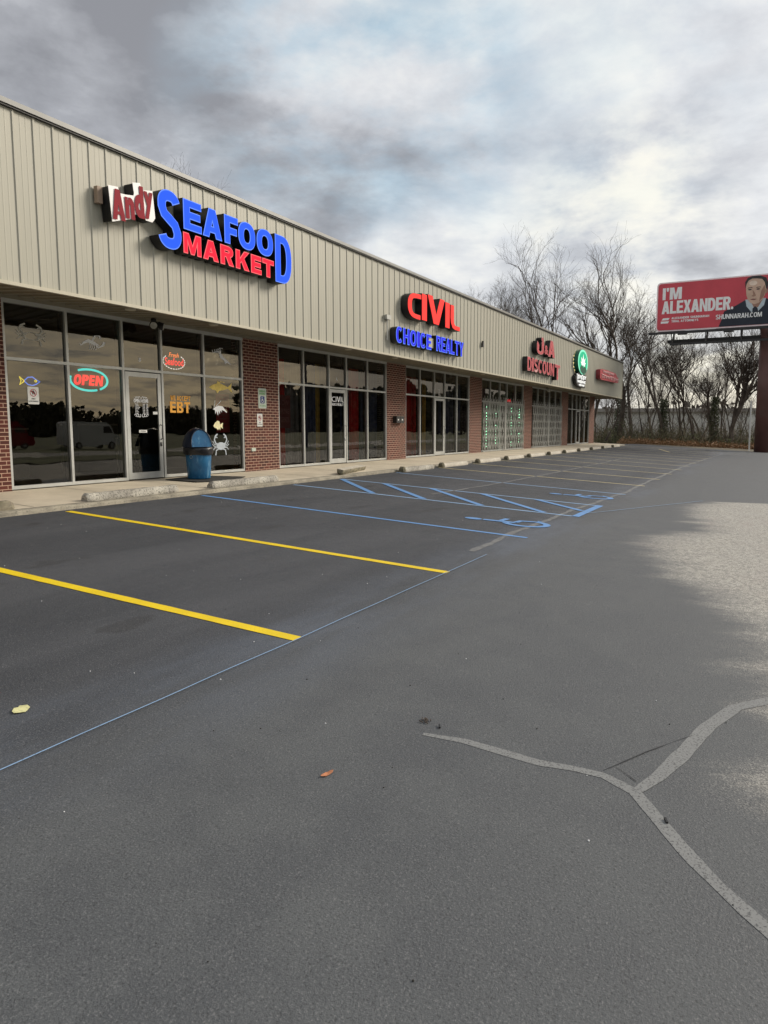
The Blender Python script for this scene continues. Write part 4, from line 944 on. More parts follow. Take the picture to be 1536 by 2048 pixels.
po = thing('window_poster', 'pinkish notice poster taped in the left window of the second shop', 'poster', (15.6, .06, 1.6))
plate('paper', [[(15.34, 1.15), (15.93, 1.15), (15.93, 2.0), (15.34, 2.0)]], .07, .002, plain('pink_paper', (.30, .09, .10), .7), po)
for k in range(3): text_plate('lettering', ['NOW', 'HIRING', 'AGENTS'][k], (15.40, 15.87, 1.74-.22*k, 1.88-.22*k), .066, plain('pink_ink', (.45, .20, .20), .7), po, .03)
child_fix(po)
pr_ = thing('vertical_poster', 'red vertical banner with pale characters standing inside the right window of the first shop', 'poster', (13.6, .4, 1.5))
plate('paper', [[(13.30, 1.05), (13.78, 1.05), (13.78, 1.95), (13.30, 1.95)]], .32, .003, 'poster_red', pr_)
for k in range(4):
    zc_ = 1.84-.21*k
    for c in ([(13.42, zc_-.06), (13.66, zc_-.06), (13.66, zc_-.035), (13.42, zc_-.035)], [(13.42, zc_+.03), (13.66, zc_+.03), (13.66, zc_+.055), (13.42, zc_+.055)], [(13.52, zc_-.034), (13.55, zc_-.034), (13.55, zc_+.029), (13.52, zc_+.029)]):
        plate('pale_mark', [c], .316, .002, plain('mark%d' % k, (.36, .10, .11), .6), pr_)
child_fix(pr_)
rk = MB()
for k in range(5): rk.tube([(10.44+.15*k, .45, .13), (10.44+.15*k, .45, .95)], .012, 6)
rk.tube([(10.40, .45, .95), (11.08, .45, .95)], .014, 6).tube([(10.40, .45, .16), (11.08, .45, .16)], .014, 6)
tag(rk.build('wire_rack', 'shelf'), 'pale metal bar rack standing inside the first shop door', 'rack')
def counter(x0, x1, y, h, label, m='shelf'):
    t = thing('display_counter', label, 'counter', (x0, y, .12))
    MB().box(0, x1-x0, 0, .6, .002, h).build('counter_body', 'interior', t); MB().box(-.03, x1-x0+.03, -.03, .63, h+.002, h+.04).build('counter_top', m, t)
counter(8.2, 10.0, 2.6, 1.0, 'dim display counter inside the first shop left of the door'); counter(11.6, 13.2, 3.0, 1.1, 'dim display counter inside the first shop right of the door')
# fourth shop: LED strings, small red neon, notices
for k, x in enumerate((30.82, 32.05, 34.30, 35.50)):
    for seg in (0,):
        t = thing('led_string', ['string of green white LED lights down the far left mullion of the fourth shop', 'string of green white LED lights left of the fourth shop door', 'string of green white LED lights right of the fourth shop door', 'string of green white LED lights at the right edge of the fourth shop'][k], 'string light', (x, .11, .2))
        MB().tube([(0, .008, 0), (0, .008, 2.0)], .006, 5).build('cable', 'steel_dark', t)
        rnd = random.Random(k)
        for j in range(14):
            if rnd.random() < .25: continue
            MB().box(-.03, .03, -.012, .0, .0, .05).build('led', 'led_green', t, loc=(0, 0, .10+.135*j))
rn = thing('red_neon_sign', 'small red lit sign above the fourth shop door transom', 'sign', (33.8, .08, 2.48))
plate('backing', [[(33.5, 2.36), (34.12, 2.36), (34.12, 2.52), (33.5, 2.52)]], .10, .01, 'neon_red_soft', rn)
plate('neon_letter', block_text('OPEN', 33.56, 34.06, 2.385, 2.495, .22, .2), .09, .004, 'neon_red', rn)
child_fix(rn)
for k, (x0, x1) in enumerate(((29.95, 30.8), (31.05, 31.95), (33.35, 33.95), (34.6, 35.1))):
    o = plate('window_notice', [[(x0, 1.90), (x1, 1.90), (x1, 2.02), (x0, 2.02)]], .05, .003, 'vinyl_pale', None)
    tag(o, ['pale notice strip in the leftmost gated window', 'pale notice strip left of the gated door', 'pale notice strip right of the gated door', 'pale notice strip at the right of the gated window'][k], 'notice')
curtain(29.9, 35.6, 'interior_green', 'wide greenish screen behind the gates of the fourth shop', .35, .14, 2.1)
curtain(44.6, 46.6, 'curtain_grey', 'grey drape in the left windows of the last shop', .3)
curtain(47.9, 50.1, 'curtain_grey', 'grey drape right of the last shop door', .3)
# folding security gates
def gate(x0, x1, label, pitch=.15):
    t = thing('security_gate', label, 'gate', ((x0+x1)/2, -.11, .12))
    cx = (x0+x1)/2; W = x1-x0; hgt = 2.42; n = int(W/pitch)
    mb = MB()
    for i in range(n+1):
        x = -W/2 + W*i/n; mb.bar((x, 0, .05), (x, 0, hgt-(.0 if i % 2 else .10)), .026, .012, up=(0, 1, 0))
    mb.build('upright_bars', 'gate_steel', t)
    for s in (0, 1):
        mb = MB()
        for i in range(n):
            xa, xb = -W/2+W*i/n, -W/2+W*(i+1)/n
            for j in range(6):
                z0 = .08+.37*j; z1 = z0+.37
                if (i+j) % 2 == s: mb.bar((xa, -.012 if s else .012, z0), (xb, -.012 if s else .012, z1), .020, .007, up=(0, 1, 0))
                else: mb.bar((xa, -.012 if s else .012, z1), (xb, -.012 if s else .012, z0), .020, .007, up=(0, 1, 0))
            if s: continue
        mb.build('lattice', 'gate_steel', t)
    mb = MB(); mb.box(-W/2, W/2, -.02, .02, .0, .035); mb.box(-.05, .05, -.03, .03, .036, hgt)
    mb.build('gate_rail', 'gate_steel', t)
gate(29.84, 35.62, 'folding silver lattice security gate across the fourth shop with green lights', .17)
gate(37.14, 42.93, 'folding silver lattice security gate across the fifth shop', .17)

# ================================================================== SIDEWALK THINGS
cx, cy = 11.60, -.66; zt = sw_z(cy)
bn = thing('trash_bin', 'blue plastic recycling bin with domed lid and black liner beside the first shop door', 'bin', (cx, cy, zt))
n = 40; v = []; f = []
prof = [(.0, .0), (.225, .0), (.235, .02), (.262, .50), (.268, .56), (.285, .575), (.285, .60)]
for r, z in prof:
    for k in range(n):
        a = 2*PI*k/n; rr = r*(1-.018*(k % 4 == 0)*(.05 < z < .5)); v.append((rr*math.cos(a), rr*math.sin(a), z))
f = [(i*n+k, i*n+(k+1) % n, (i+1)*n+(k+1) % n, (i+1)*n+k) for i in range(len(prof)-1) for k in range(n)]
body = MB().add(v, f).build('bin_body', 'bin_blue', bn, True)
tocam = math.atan2(CAM.y-cy, CAM.x-cx)
def recyc(rad, z, ang):
    mb = MB()
    for k in range(3):
        for dz in (0, 1):
            a0_ = 90+120*k+ (12 if dz else -48); pts = [(math.cos(R_(a))*.033, math.sin(R_(a))*.033) for a in range(a0_, a0_+45, 9)]
            pp = []
            for q0, q1 in pts: a = ang+q0/rad; pp.append((rad*math.cos(a), rad*math.sin(a), z+q1))
            mb.tube(pp, .0055, 5)
    return mb.build('recycling_mark', 'vinyl_pale', body)
recyc(.262, .46, tocam-.62)
bag = []
rg = []
for i, (r, z) in enumerate(((.288, .50), (.305, .545), (.300, .60), (.315, .64), (.27, .655))):
    for k in range(n):
        a = 2*PI*k/n; rr = r + .018*noise.noise(Vector((math.cos(a)*3, math.sin(a)*3, z*9+i))); rg.append((rr*math.cos(a), rr*math.sin(a), z+.022*noise.noise(Vector((math.cos(a)*4, math.sin(a)*4, i*2)))))
MB().add(rg, [(i*n+k, i*n+(k+1) % n, (i+1)*n+(k+1) % n, (i+1)*n+k) for i in range(4) for k in range(n)]).build('bin_liner', 'bag', bn, True)
# domed lid, tipped back, with its blue swing flap facing the lot
lid = MB(); v = []; f = []; nn, mm = 32, 12
for j in range(mm+1):
    t = j/mm*PI/2
    for k in range(nn): a = 2*PI*k/nn; v.append((.285*math.cos(a)*math.cos(t), .285*math.sin(a)*math.cos(t), .40*math.sin(t)))
f = [(j*nn+k, j*nn+(k+1) % nn, (j+1)*nn+(k+1) % nn, (j+1)*nn+k) for j in range(mm) for k in range(nn)]
lo = lid.add(v, f).build('bin_lid', 'bin_dark', bn, True, loc=(-.02, .03, .655))
# flap: a shallow half round door standing in the dome
flap = []; fd = Vector((math.cos(tocam+.35), math.sin(tocam+.35), 0)); sd = Vector((-fd.y, fd.x, 0))
pp = [(-.215, 0)] + [(.215*math.cos(R_(180-a)), .345*math.sin(R_(a))**.9) for a in range(10, 175, 10)] + [(.215, 0)]
v = []
for off_ in (.0, .012):
    for a, z in pp: v.append(fd*(.305-.33*z+off_) + sd*a + Vector((0, 0, z+.01)))
k = len(pp); f = [tuple(range(k))[::-1], tuple(range(k, 2*k))] + [(i, (i+1) % k, k+(i+1) % k, k+i) for i in range(k)]
fl = MB().add(v, f).build('lid_flap', 'bin_blue', lo)
rim = [fd*(.305-.33*z+.014) + sd*a*1.03 + Vector((0, 0, z*1.03+.01)) for a, z in pp]
MB().tube(rim, .011, 6).build('flap_rim', 'bin_dark', lo, True)
mt = MB(); q = [(10.95, -.35), (12.1, -.22), (12.75, -.95), (11.95, -1.30), (11.1, -1.05)]
z_ = lambda x, y: sw_z(y)+.004
v = [(x, y, z_(x, y)) for x, y in q] + [(x, y, z_(x, y)+.012) for x, y in q]; k = len(q)
mt.add(v, [tuple(range(k)), tuple(range(k, 2*k))[::-1]] + [(i, i+k, (i+1) % k+k, (i+1) % k) for i in range(k)])
tag(mt.build('floor_mat', 'mat'), 'flat dark rubber mat under the blue bin', 'mat')
bn.location.z += .017

def stop_mesh(L, seed, h=.125):
    rnd = random.Random(seed); n = 44; v = []; f = []
    pr = [(-.085, 0), (-.088, .03), (-.078, .075), (-.058, h-.012), (-.045, h), (.045, h), (.058, h-.012), (.078, .075), (.088, .03), (.085, 0)]; k = len(pr)
    for i in range(n+1):
        x = -L/2+L*i/n; e = min(1, (L/2-abs(x))/.05)
        for y, z in pr:
            jt = .006 if 0 < z else .002; q = noise.noise(Vector((x*9, y*20+seed*3, z*20)))*.0045 + rnd.uniform(-jt, jt)*.5
            v.append((x*(1), y*(.80+.20*e)+q, max(0, z*(.72+.28*e)+(q if z > 0 else 0))))
    f = [(i*k+j, (i+1)*k+j, (i+1)*k+j+1, i*k+j+1) for i in range(n) for j in range(k-1)] + [(i*k+k-1, (i+1)*k+k-1, (i+1)*k, i*k) for i in range(n)]
    f += [tuple(range(k)), tuple(n*k+j for j in range(k))[::-1]]
    return MB().add(v, f)
def stop(x, y, z, L, m, label, rz=0., tilt=(0, 0), seed=1):
    o = stop_mesh(L, seed).build('wheel_stop', m, None, False, (x, y, z)); o.rotation_euler = (tilt[0], tilt[1], rz)
    tag(o, label, 'wheel stop', 'concrete wheel stops along the kerb'); return o
zs1 = sw_z(-1.9)
stop(5.5, -1.86, zs1, 2.0, 'stop_moss_shade', 'mossy wheel stop cut off at the left edge of the photo', .03, seed=1)
stop(8.70, -1.86, zs1, 2.0, 'stop_concrete', 'rough grey wheel stop on the kerb left of the first yellow stripe end', .012, seed=2)
stop(11.62, -1.86, zs1, 2.14, 'stop_concrete', 'rough grey wheel stop on the kerb in front of the blue bin', .02, seed=3)
tl = stop(16.05, -1.75, sw_z(-1.75)+.045, 1.95, 'stop_moss_shade', 'dislodged mossy wheel stop lying skewed and tipped on the sidewalk', .22, (R_(-168), R_(0)), 4)
tl.location.z += .075; tl.data.materials[0] = M['stop_moss_shade']
# its pale worn underside now faces up
MB().box(-.97, .97, -.082, .082, -.006, -.001).build('worn_underside', 'stop_pale', tl)
specs = [(19.1, 'stop_concrete', 'grey wheel stop right of the skewed mossy one'), (22.0, 'stop_concrete', 'grey wheel stop in front of the pier between the second and third shops')]
zz = gz(-2.2)
stop(19.05, -2.18, zz, 1.95, 'stop_concrete', 'grey wheel stop at the kerb, next beyond the skewed mossy one', 0, seed=5)
xsn = [(21.75, 2.0), (24.95, 2.2), (27.9, 2.0), (30.9, 2.2), (33.8, 1.9), (36.7, 2.2), (39.6, 2.1), (42.6, 2.2), (45.6, 2.2), (48.5, 2.0)]
ordn = ['in front of the third shop, nearest the camera side', 'in front of the third shop door', 'in front of the pier left of the gated shops', 'in front of the left half of the first gated shop', 'in front of the right half of the first gated shop', 'in front of the pier between the gated shops', 'in front of the second gated shop', 'in front of the pier right of the gated shops', 'in front of the last shop window', 'last in the row beside the far end of the sidewalk']
for k, (x, L) in enumerate(xsn):
    o = stop(x, -2.19, zz, L, 'stop_pale', 'pale wheel stop ' + ordn[k], 0, seed=6+k)
# dark caps that paint the shade on the near ends
for o in [c for c in bpy.data.objects if c.name.startswith('wheel_stop') and c.location.x > 19]:
    e = stop_mesh(.16, int(o.location.x)); e.v = [(x, y*1.10, z*1.22) for x, y, z in e.v]
    q = e.build('shaded_end', 'stop_moss_shade', o, loc=(-(o.dimensions.x or 2)/2-.0, 0, 0))
    xs2 = [v.co.x for v in o.data.vertices]; q.location.x = min(xs2)-.03

# leaves and grit on the asphalt
def leafm(name, x, y, L, W_, rz, m, label, curl=.02):
    pts = [(-.5, 0), (-.35, .3), (-.15, .42), (.0, .5), (.12, .34), (.30, .42), (.5, .05), (.34, -.30), (.1, -.42), (-.2, -.5), (-.38, -.22)]
    c, s = math.cos(rz), math.sin(rz); v = []; k = len(pts)
    for dz in (0, .0015):
        for a, b_ in pts + [(0, 0)]:
            X_, Y_ = x+(a*L*c-b_*W_*s), y+(a*L*s+b_*W_*c); v.append((X_, Y_, gz(Y_)+.006+dz+curl*(abs(a)**2*1.2+b_*.3 if (a or b_) else 0)))
    k += 1; f = []
    for i in range(k-1): j = (i+1) % (k-1); f += [(i, j, k-1), (k+j, k+i, 2*k-1), (i, k+i, k+j, j)]
    o = MB().add(v, f).build(name, m); return tag(o, label, 'leaf')
leafm('fallen_leaf', 2.43, -7.74, .115, .085, .3, 'pale_leaf', 'pale yellow fallen leaf lying in the nearest stall', .004)
leafm('fallen_leaf', 2.76, -9.51, .085, .022, -.25, 'rust_leaf', 'small rust brown fallen leaf in the middle of the drive lane', .016)
dbl = MB(); rnd = random.Random(8)
for k in range(9):
    x, y = 3.56+rnd.gauss(0, .022), -9.66+rnd.gauss(0, .014); a = rnd.uniform(0, 3); l = rnd.uniform(.012, .03)
    dbl.bar((x, y, gz(y)+.006), (x+l*math.cos(a), y+l*math.sin(a), gz(y)+.010), .005, .005)
tag(dbl.build('twig_debris', 'twig_dark'), 'little heap of dark twigs at the start of the sealed crack', 'twigs')
dbl = MB()
for x, y in ((3.53, -9.75), (3.22, -10.97)):
    dbl.bar((x, y, gz(y)+.006), (x+.03, y+.015, gz(y)+.010), .009, .008)
dbl.build('crack_debris', 'black_edge', lot)
gr = MB(); rnd = random.Random(3)
for k in range(220):
    x = rnd.uniform(.5, 14)**1.0; y = rnd.uniform(-11.4, -2.6); s = rnd.uniform(.001, .0032)
    gr.box(x-s, x+s, y-s, y+s, gz(y)+.001, gz(y)+.001+s*1.4, 0 if rnd.random() < .4 else 1)
o = gr.build('grit', ['vinyl_white', 'mat']); o['kind'] = 'stuff'

# ================================================================== BILLBOARD
XB = 56.45; YL, YR, ZL, ZT = -3.2, -17.0, 8.0, 11.42
bb = thing('billboard', 'large red roadside billboard with white headline and printed man in dark suit', 'billboard', (56.9, -10.3, -.6))
def v_span(me): xs = [v.co.x for v in me.vertices]; return max(xs)-min(xs)
def bb_me(cts, x, m, name, th=.02, parent=bb):
    """panel coordinates: u to the right (towards -Y), z up"""
    me = curve_mesh(cts, th)
    kx = .935 if 0 < v_span(me) < Wb-.5 else 1.0
    for v in me.vertices: v.co = (x-v.co.z, YL-v.co.x*kx, v.co.y)
    me.update(); return link(name, me, m, parent)
Wb = YL-YR; z0, z1 = ZL, ZT
rnd_r = .22
def rbox(a, b_, c, d, r): return arc(b_-r, d-r, r, r, 0, 90, 6, 2) + arc(a+r, d-r, r, r, 90, 180, 6, 2) + arc(a+r, c+r, r, r, 180, 270, 6, 2) + arc(b_-r, c+r, r, r, 270, 360, 6, 2)
bb_me([rbox(0, Wb, z0, z1, .25)], XB+.15, 'bb_edge', 'panel_frame', .30)
pan = bb_me([rbox(.09, Wb-.09, z0+.09, z1-.09, .2)], XB-.012, 'bb_red', 'poster_panel', .02)
def bt(text, a, b_, c, d, sw=.3, gap=.07, tw=.17, x=XB-.03): return bb_me(block_text(text, a, b_, c, d, sw, gap, tw), x, 'bb_white', 'headline_letters', .006, pan)
bt("I'M", .42, 1.78, 10.20, 11.02, .36, .08, .2)
bt('ALEXANDER.', .40, 5.35, 9.22, 10.10, .33, .05, .19)
bt('ALEXANDER SHUNNARAH', 1.12, 3.75, 8.82, 8.97, .28, .1, .2)
bt('TRIAL ATTORNEYS', 1.12, 3.02, 8.60, 8.75, .28, .1, .2)
bb_me([[(.40, 8.78), (.52, 8.93), (.98, 8.93), (.90, 8.78)]], XB-.03, 'bb_white', 'logo_mark', .006, pan)
bb_me([[(.36, 8.56), (.88, 8.56), (.96, 8.71), (.36, 8.71)]], XB-.03, 'bb_white', 'logo_mark', .006, pan)
# printed portrait: flat layers of the poster
def pp_(c, m, k, nm='printed_portrait'): return bb_me([c], XB-.026-.003*k, m, nm, .002, pan)
hx = 6.72
suitc = [(4.42, 8.10), (4.60, 8.55), (4.75, 9.12), (5.5, 9.45), (6.12, 9.78), (7.45, 9.80), (8.6, 9.35), (9.1, 8.9), (9.2, 8.10)]
pp_(suitc, 'suit', 0)
pp_([(6.12, 9.80), (6.22, 9.35), (6.55, 8.95), (6.95, 8.95), (7.35, 9.35), (7.45, 9.82)], 'shirt', 1)
pp_([(6.40, 9.80), (6.72, 9.20), (6.98, 9.25), (7.28, 9.80)], 'skin_shade', 2)
pp_([(6.62, 9.18), (6.78, 9.33), (6.95, 9.18), (7.0, 8.95), (6.62, 8.95)], 'suit', 3)
pp_(arc(7.46, 10.32, .09, .20, 0, 345, 16, 2), 'skin_shade', 1)
head = [(6.13, 10.5), (6.12, 10.85), (6.22, 11.12), (6.45, 11.27), (6.85, 11.30), (7.2, 11.18), (7.42, 10.9), (7.45, 10.45), (7.38, 10.05), (7.25, 9.75), (7.0, 9.52), (6.72, 9.46), (6.45, 9.56), (6.28, 9.80), (6.17, 10.1)]
pp_(head, 'skin', 4)
pp_([(6.09, 10.55), (6.05, 10.95), (6.2, 11.22), (6.5, 11.33), (7.0, 11.33), (7.4, 11.15), (7.56, 10.8), (7.52, 10.35), (7.42, 10.45), (7.32, 10.85), (7.15, 11.08), (6.85, 11.14), (6.5, 11.16), (6.28, 11.05), (6.16, 10.85)], 'hair', 5)
pp_([(7.02, 9.6), (7.3, 9.9), (7.42, 10.3), (7.32, 10.7), (7.12, 10.3), (7.06, 9.95)], 'skin_shade', 5)
pp_(arc(6.58, 10.86, .26, .16, 0, 345, 18, 2), 'skin_light', 5)
for cx_ in (6.38, 6.92):
    pp_(arc(cx_, 10.44, .12, .045, 0, 345, 14, 2), 'hair', 6)
    pp_([(cx_-.16, 10.52), (cx_-.10, 10.58), (cx_+.14, 10.59), (cx_+.18, 10.53), (cx_+.05, 10.55)], 'hair', 7)
pp_([(6.56, 10.42), (6.62, 10.10), (6.50, 10.0), (6.68, 9.96), (6.80, 10.02), (6.72, 10.2)], 'skin_shade', 6)
pp_([(6.42, 9.80), (6.6, 9.83), (6.88, 9.80), (6.75, 9.74), (6.55, 9.74)], plain('lips', (.22, .08, .07), .6), 6)
bt('SHUNNARAH.COM', 4.20, 7.25, 8.60, 8.92, .26, .08, .17, XB-.055)
# structure
mb = MB(); mb.box(XB-.95, XB-.15, YR, YL+.35, 7.78, 7.84); mb.box(XB-.98, XB-.92, YR, YL+.35, 7.70, 7.86); mb.build('catwalk', 'steel_dark', bb)
mb = MB(); mb.box(XB+.32, XB+.62, YR+.5, YL-.8, 7.20, 7.42); mb.box(XB+.32, XB+.62, YR+.5, YL-.8, 7.86, 8.02)
mb.bar((XB-.9, YR, 6.98), (XB-.9, YL-1.1, 6.98), .10, .14); mb.build('support_beam', 'steel_dark', bb)
for k in range(6):
    y = YL-1.2-2.2*k
    if abs(y+10.3) < .8: continue
    MB().bar((XB+.47, y, 7.0), (XB+.47, y, 11.2), .12).bar((XB-.9, y, 6.98), (XB+.4, y, 7.76), .07).bar((XB-.9, y, 6.98), (XB-.9, y, 7.77), .06).build('upright', 'steel_dark', bb)
for k in range(4):
    y = YL-2.0-2.9*k; q = MB(); q.bar((XB-.5, y, 7.76), (XB-1.6, y, 7.62), .05); a = q.build('lamp_arm', 'steel_dark', bb)
    MB().box(XB-1.85, XB-1.5, y-.3, y+.3, 7.52, 7.64).build('flood_lamp', 'steel_dark', a)
MB().box(XB-.20, XB-.16, -7.2, -5.2, 7.86, 7.98).build('owner_plate', 'bb_white', bb)
mb = MB(); mb.tube([(56.95, -10.42, -.62), (56.95, -10.42, 8.1)], .50, 28); mb.build('post', 'steel_rust', bb, True)
child_fix(bb)
tag(MB().tube([(57.5, -9.62, -.5), (57.45, -9.60, 2.9), (57.45, -9.60, 3.0)], .05, 8).build('downpipe', 'white_paint'), 'thin white vertical pipe just left of the billboard post', 'pipe')

# ================================================================== WAREHOUSE BEYOND THE TREES
wh = thing('warehouse', 'long low pale grey metal warehouse behind the bare trees', 'building', (92, 0, -.5))
A = Vector((83.5, 14.5, 0)); Bv = Vector((96.3, -9.3, 0)); d = (Bv-A).normalized(); nrm = Vector((-d.y, d.x, 0))
if nrm.x < 0: nrm = -nrm
L = (Bv-A).length
def wbox(a, b_, c, e, z0, z1, mi=0, mb=None):
    p = [A+d*a+nrm*c, A+d*b_+nrm*c, A+d*b_+nrm*e, A+d*a+nrm*e]; v = [(q.x, q.y, z) for z in (z0, z1) for q in p]
    return mb.add(v, [(0,1,2,3)[::-1], (4,5,6,7), (0,1,5,4), (1,2,6,5), (2,3,7,6), (3,0,4,7)], mi)
w1 = MB(); wbox(-14, L, 0, 14, -.9, 3.0, 0, w1)
for i in range(60):
    wbox(-14+i*.75, -14+i*.75+.06, -.05, -.001, -.9, 2.98, 0, w1)
o = w1.build('wall', 'warehouse_wall', wh); 
w2 = MB(); wbox(-14.3, L+.2, -.45, 14.4, 3.002, 3.42, 0, w2); o2 = w2.build('roof', 'warehouse_roof', wh)
w3 = MB(); wbox(L+.02, L+.18, -.25, -.10, -.8, 3.3, 0, w3); w3.build('corner_trim', 'white_paint', wh)
child_fix(wh)

# ================================================================== TREES
def grow(seed, H, r0, spread=.55, levels=5, trunk_frac=.35, lean=(0, 0), fork=2, twig=.0085, dens=1.0, upb=.25):
    rnd = random.Random(seed); tb = MB(); cr = MB()
    def tube3(mb, pts, rs, n):
        mb.tube(pts, rs, n, cap=False)
    def branch(p, dr, L, r, lev):
        n = (7, 6, 5, 4, 3, 3)[lev]
        pts = [p.copy()]; rs = [r]; q = p.copy(); dd = dr.copy(); wob = .09 + .045*lev
        for i in range(n):
            dd = (dd + Vector((rnd.gauss(0, wob), rnd.gauss(0, wob), rnd.gauss(0, wob*.6)+upb*.10*(lev > 0)))).normalized()
            q = q + dd*L/n; pts.append(q.copy()); rs.append(max(r*(1-(.45 if lev < levels else .75)*(i+1)/n), twig*.55))
        (tb if lev <= 1 else cr).tube(pts, rs, 7 if lev == 0 else 5 if lev == 1 else 3, cap=False)
        if lev >= levels: return
        nc = {0: fork+1, 1: 6, 2: 5, 3: 4, 4: 4}[lev]; nc = max(2, int(round(nc*dens*rnd.uniform(.8, 1.2))))
        for k in range(nc):
            t = 1.0 if k < (fork if lev == 0 else 1) else rnd.uniform(.30 if lev else .55, .97)
            idx = t*n; i0 = min(int(idx), n-1); pp = pts[i0].lerp(pts[i0+1], idx-i0); rr = rs[i0]*(1-(idx-i0))+rs[i0+1]*(idx-i0)
            base = (pts[i0+1]-pts[i0]).normalized(); ax = base.orthogonal().normalized(); ax.rotate(Matrix.Rotation(rnd.uniform(0, 2*PI), 3, base))
            ang = rnd.uniform(.45, 1.05)*spread*(1.25 if t < 1 else .75); nd = (base*math.cos(ang) + ax*math.sin(ang) + Vector((0, 0, upb))).normalized()
            f_ = rnd.uniform(.48, .72) if lev else rnd.uniform(.55, .80)
            Lc = (H*(1-trunk_frac)*.62 if lev == 0 else L*f_)*(1.0 if t > .6 else 1.1)*rnd.uniform(.8, 1.1)
            branch(pp, nd, Lc, rr*rnd.uniform(.55, .78) if t < 1 else rr*.85, lev+1)
    branch(Vector((0, 0, -.15)), Vector((lean[0], lean[1], 1)).normalized(), H*trunk_frac, r0, 0)
    return tb, cr
def tree(x, y, H, r0, label, seed, grp=None, cm='twig', **kw):
    tb, cr = grow(seed, H*.84, r0*.85, **kw)
    t = thing('bare_tree', label, 'tree', (x, y, gz(y)-.05), grp)
    tb.build('trunk', 'bark', t, True); cr.build('crown', cm, t); return t
def ground_at(u, d): p = at(u, 857, d); return p.x, p.y
HERO = [  # u of base, distance, height, trunk radius, keywords, label
 (1112, 66, 19.0, .26, dict(fork=2, trunk_frac=.42, spread=.58, seed=11), 'bare tree with a wide V fork rising behind the roof right of the discount sign'),
 (1178, 68, 17.0, .22, dict(fork=3, trunk_frac=.38, spread=.52, seed=23), 'bare tree with several upright stems behind the oval sign'),
 (1236, 60, 17.2, .30, dict(fork=2, trunk_frac=.36, spread=.46, seed=5, lean=(0, -.06)), 'tallest bare tree standing at the far end of the building'),
 (1262, 63, 15.5, .22, dict(fork=2, trunk_frac=.42, spread=.45, seed=31), 'slender dark bare tree just right of the building end'),
 (1326, 60, 12.0, .21, dict(fork=2, trunk_frac=.40, spread=.55, seed=44), 'bare tree with a crooked trunk left under the billboard'),
 (1362, 64, 10.5, .15, dict(fork=2, trunk_frac=.45, spread=.50, seed=52), 'thin bare tree second from left under the billboard'),
 (1388, 61, 11.0, .14, dict(fork=2, trunk_frac=.45, spread=.42, seed=63), 'thin straight bare tree below the middle of the billboard'),
 (1404, 66, 10.5, .12, dict(fork=2, trunk_frac=.5, spread=.42, seed=71), 'thin pole like bare tree below the billboard catwalk'),
 (1428, 60, 7.6, .20, dict(fork=2, trunk_frac=.55, spread=.75, seed=82), 'broken vine wrapped bare trunk below the billboard'),
 (1442, 65, 10.5, .11, dict(fork=2, trunk_frac=.5, spread=.45, seed=93), 'spindly bare tree right of the broken trunk'),
 (1458, 58, 10.5, .30, dict(fork=5, trunk_frac=.24, spread=.50, seed=104, lean=(0, -.10), upb=.35), 'multi stemmed bare tree fanning out beside the billboard post'),
 (1208, 57, 7.5, .12, dict(fork=2, trunk_frac=.4, spread=.6, seed=115, lean=(.0, -.35)), 'small leaning bare tree at the corner of the building'),
]
for u, dd_, H, r0, kw, lb in HERO:
    x, y = ground_at(u, dd_); kw = dict(kw); tree(x, y, H, r0, lb, kw.pop('seed'), 'bare trees behind the lot', 'twig_dark', **kw)
# trees whose tops show over the roof
roofs = [(350, 45, 18.2, 'bare treetop poking over the roof above the small tilted sign'), (520, 50, 15.9, 'bare treetop showing over the roof above the blue letters'),
         (968, 75, 18.6, 'narrow bare treetop over the roof above the coral letters'), (1005, 66, 15.2, 'dense dark bare treetop over the roof left of the discount sign'), (1045, 60, 13.4, 'low dark bare crown over the roof left of the discount sign')]
for k, (u, dd_, H, lb) in enumerate(roofs):
    x, y = ground_at(u, dd_); tree(x, y, H, .16, lb, 200+k, 'bare treetops over the roof', 'twig_dark', fork=3, trunk_frac=.45, spread=.5)
# rows behind
protos = [tree(*ground_at(1300, 74), 11, .14, 'bare tree in the second row behind the billboard stand', 300, 'bare trees in the back row', 'twig', fork=3, trunk_frac=.3, spread=.45, twig=.0062, dens=.85),
          tree(*ground_at(1190, 76), 12.5, .15, 'bare tree in the second row behind the oval sign', 301, 'bare trees in the back row', 'twig', fork=2, trunk_frac=.34, spread=.48, twig=.0062, dens=.85),
          tree(*ground_at(1420, 72), 9.5, .12, 'bare tree in the second row near the post', 302, 'bare trees in the back row', 'twig', fork=3, trunk_frac=.28, spread=.42, twig=.0062, dens=.85)]
def copy_tree(o):
    c = o.copy(); sc.collection.objects.link(c)
    for ch in [q for q in bpy.data.objects if q.parent == o]:
        k = ch.copy(); sc.collection.objects.link(k); k.parent = c
    return c
rnd = random.Random(17)
for o in protos: o['label'] = 'thin bare tree in the tangled row behind the lot'
for k in range(24):
    u = 1130 + k*17.5 + rnd.uniform(-9, 9); dd_ = rnd.uniform(64, 82); x, y = ground_at(u, dd_)
    c = copy_tree(protos[k % 3]); s = rnd.uniform(.5, .85); c.location = (x, y, gz(y)-.1); c.rotation_euler.z = rnd.uniform(0, 6.28); c.scale = (s, s, s*rnd.uniform(.9, 1.1))
pole = tree(*ground_at(1300, 66), 9.5, .085, 'slender upright sapling among the taller trees behind the lot', 310, 'slender saplings behind the lot', 'twig', fork=1, trunk_frac=.62, spread=.36, twig=.006, dens=.8, upb=.4)
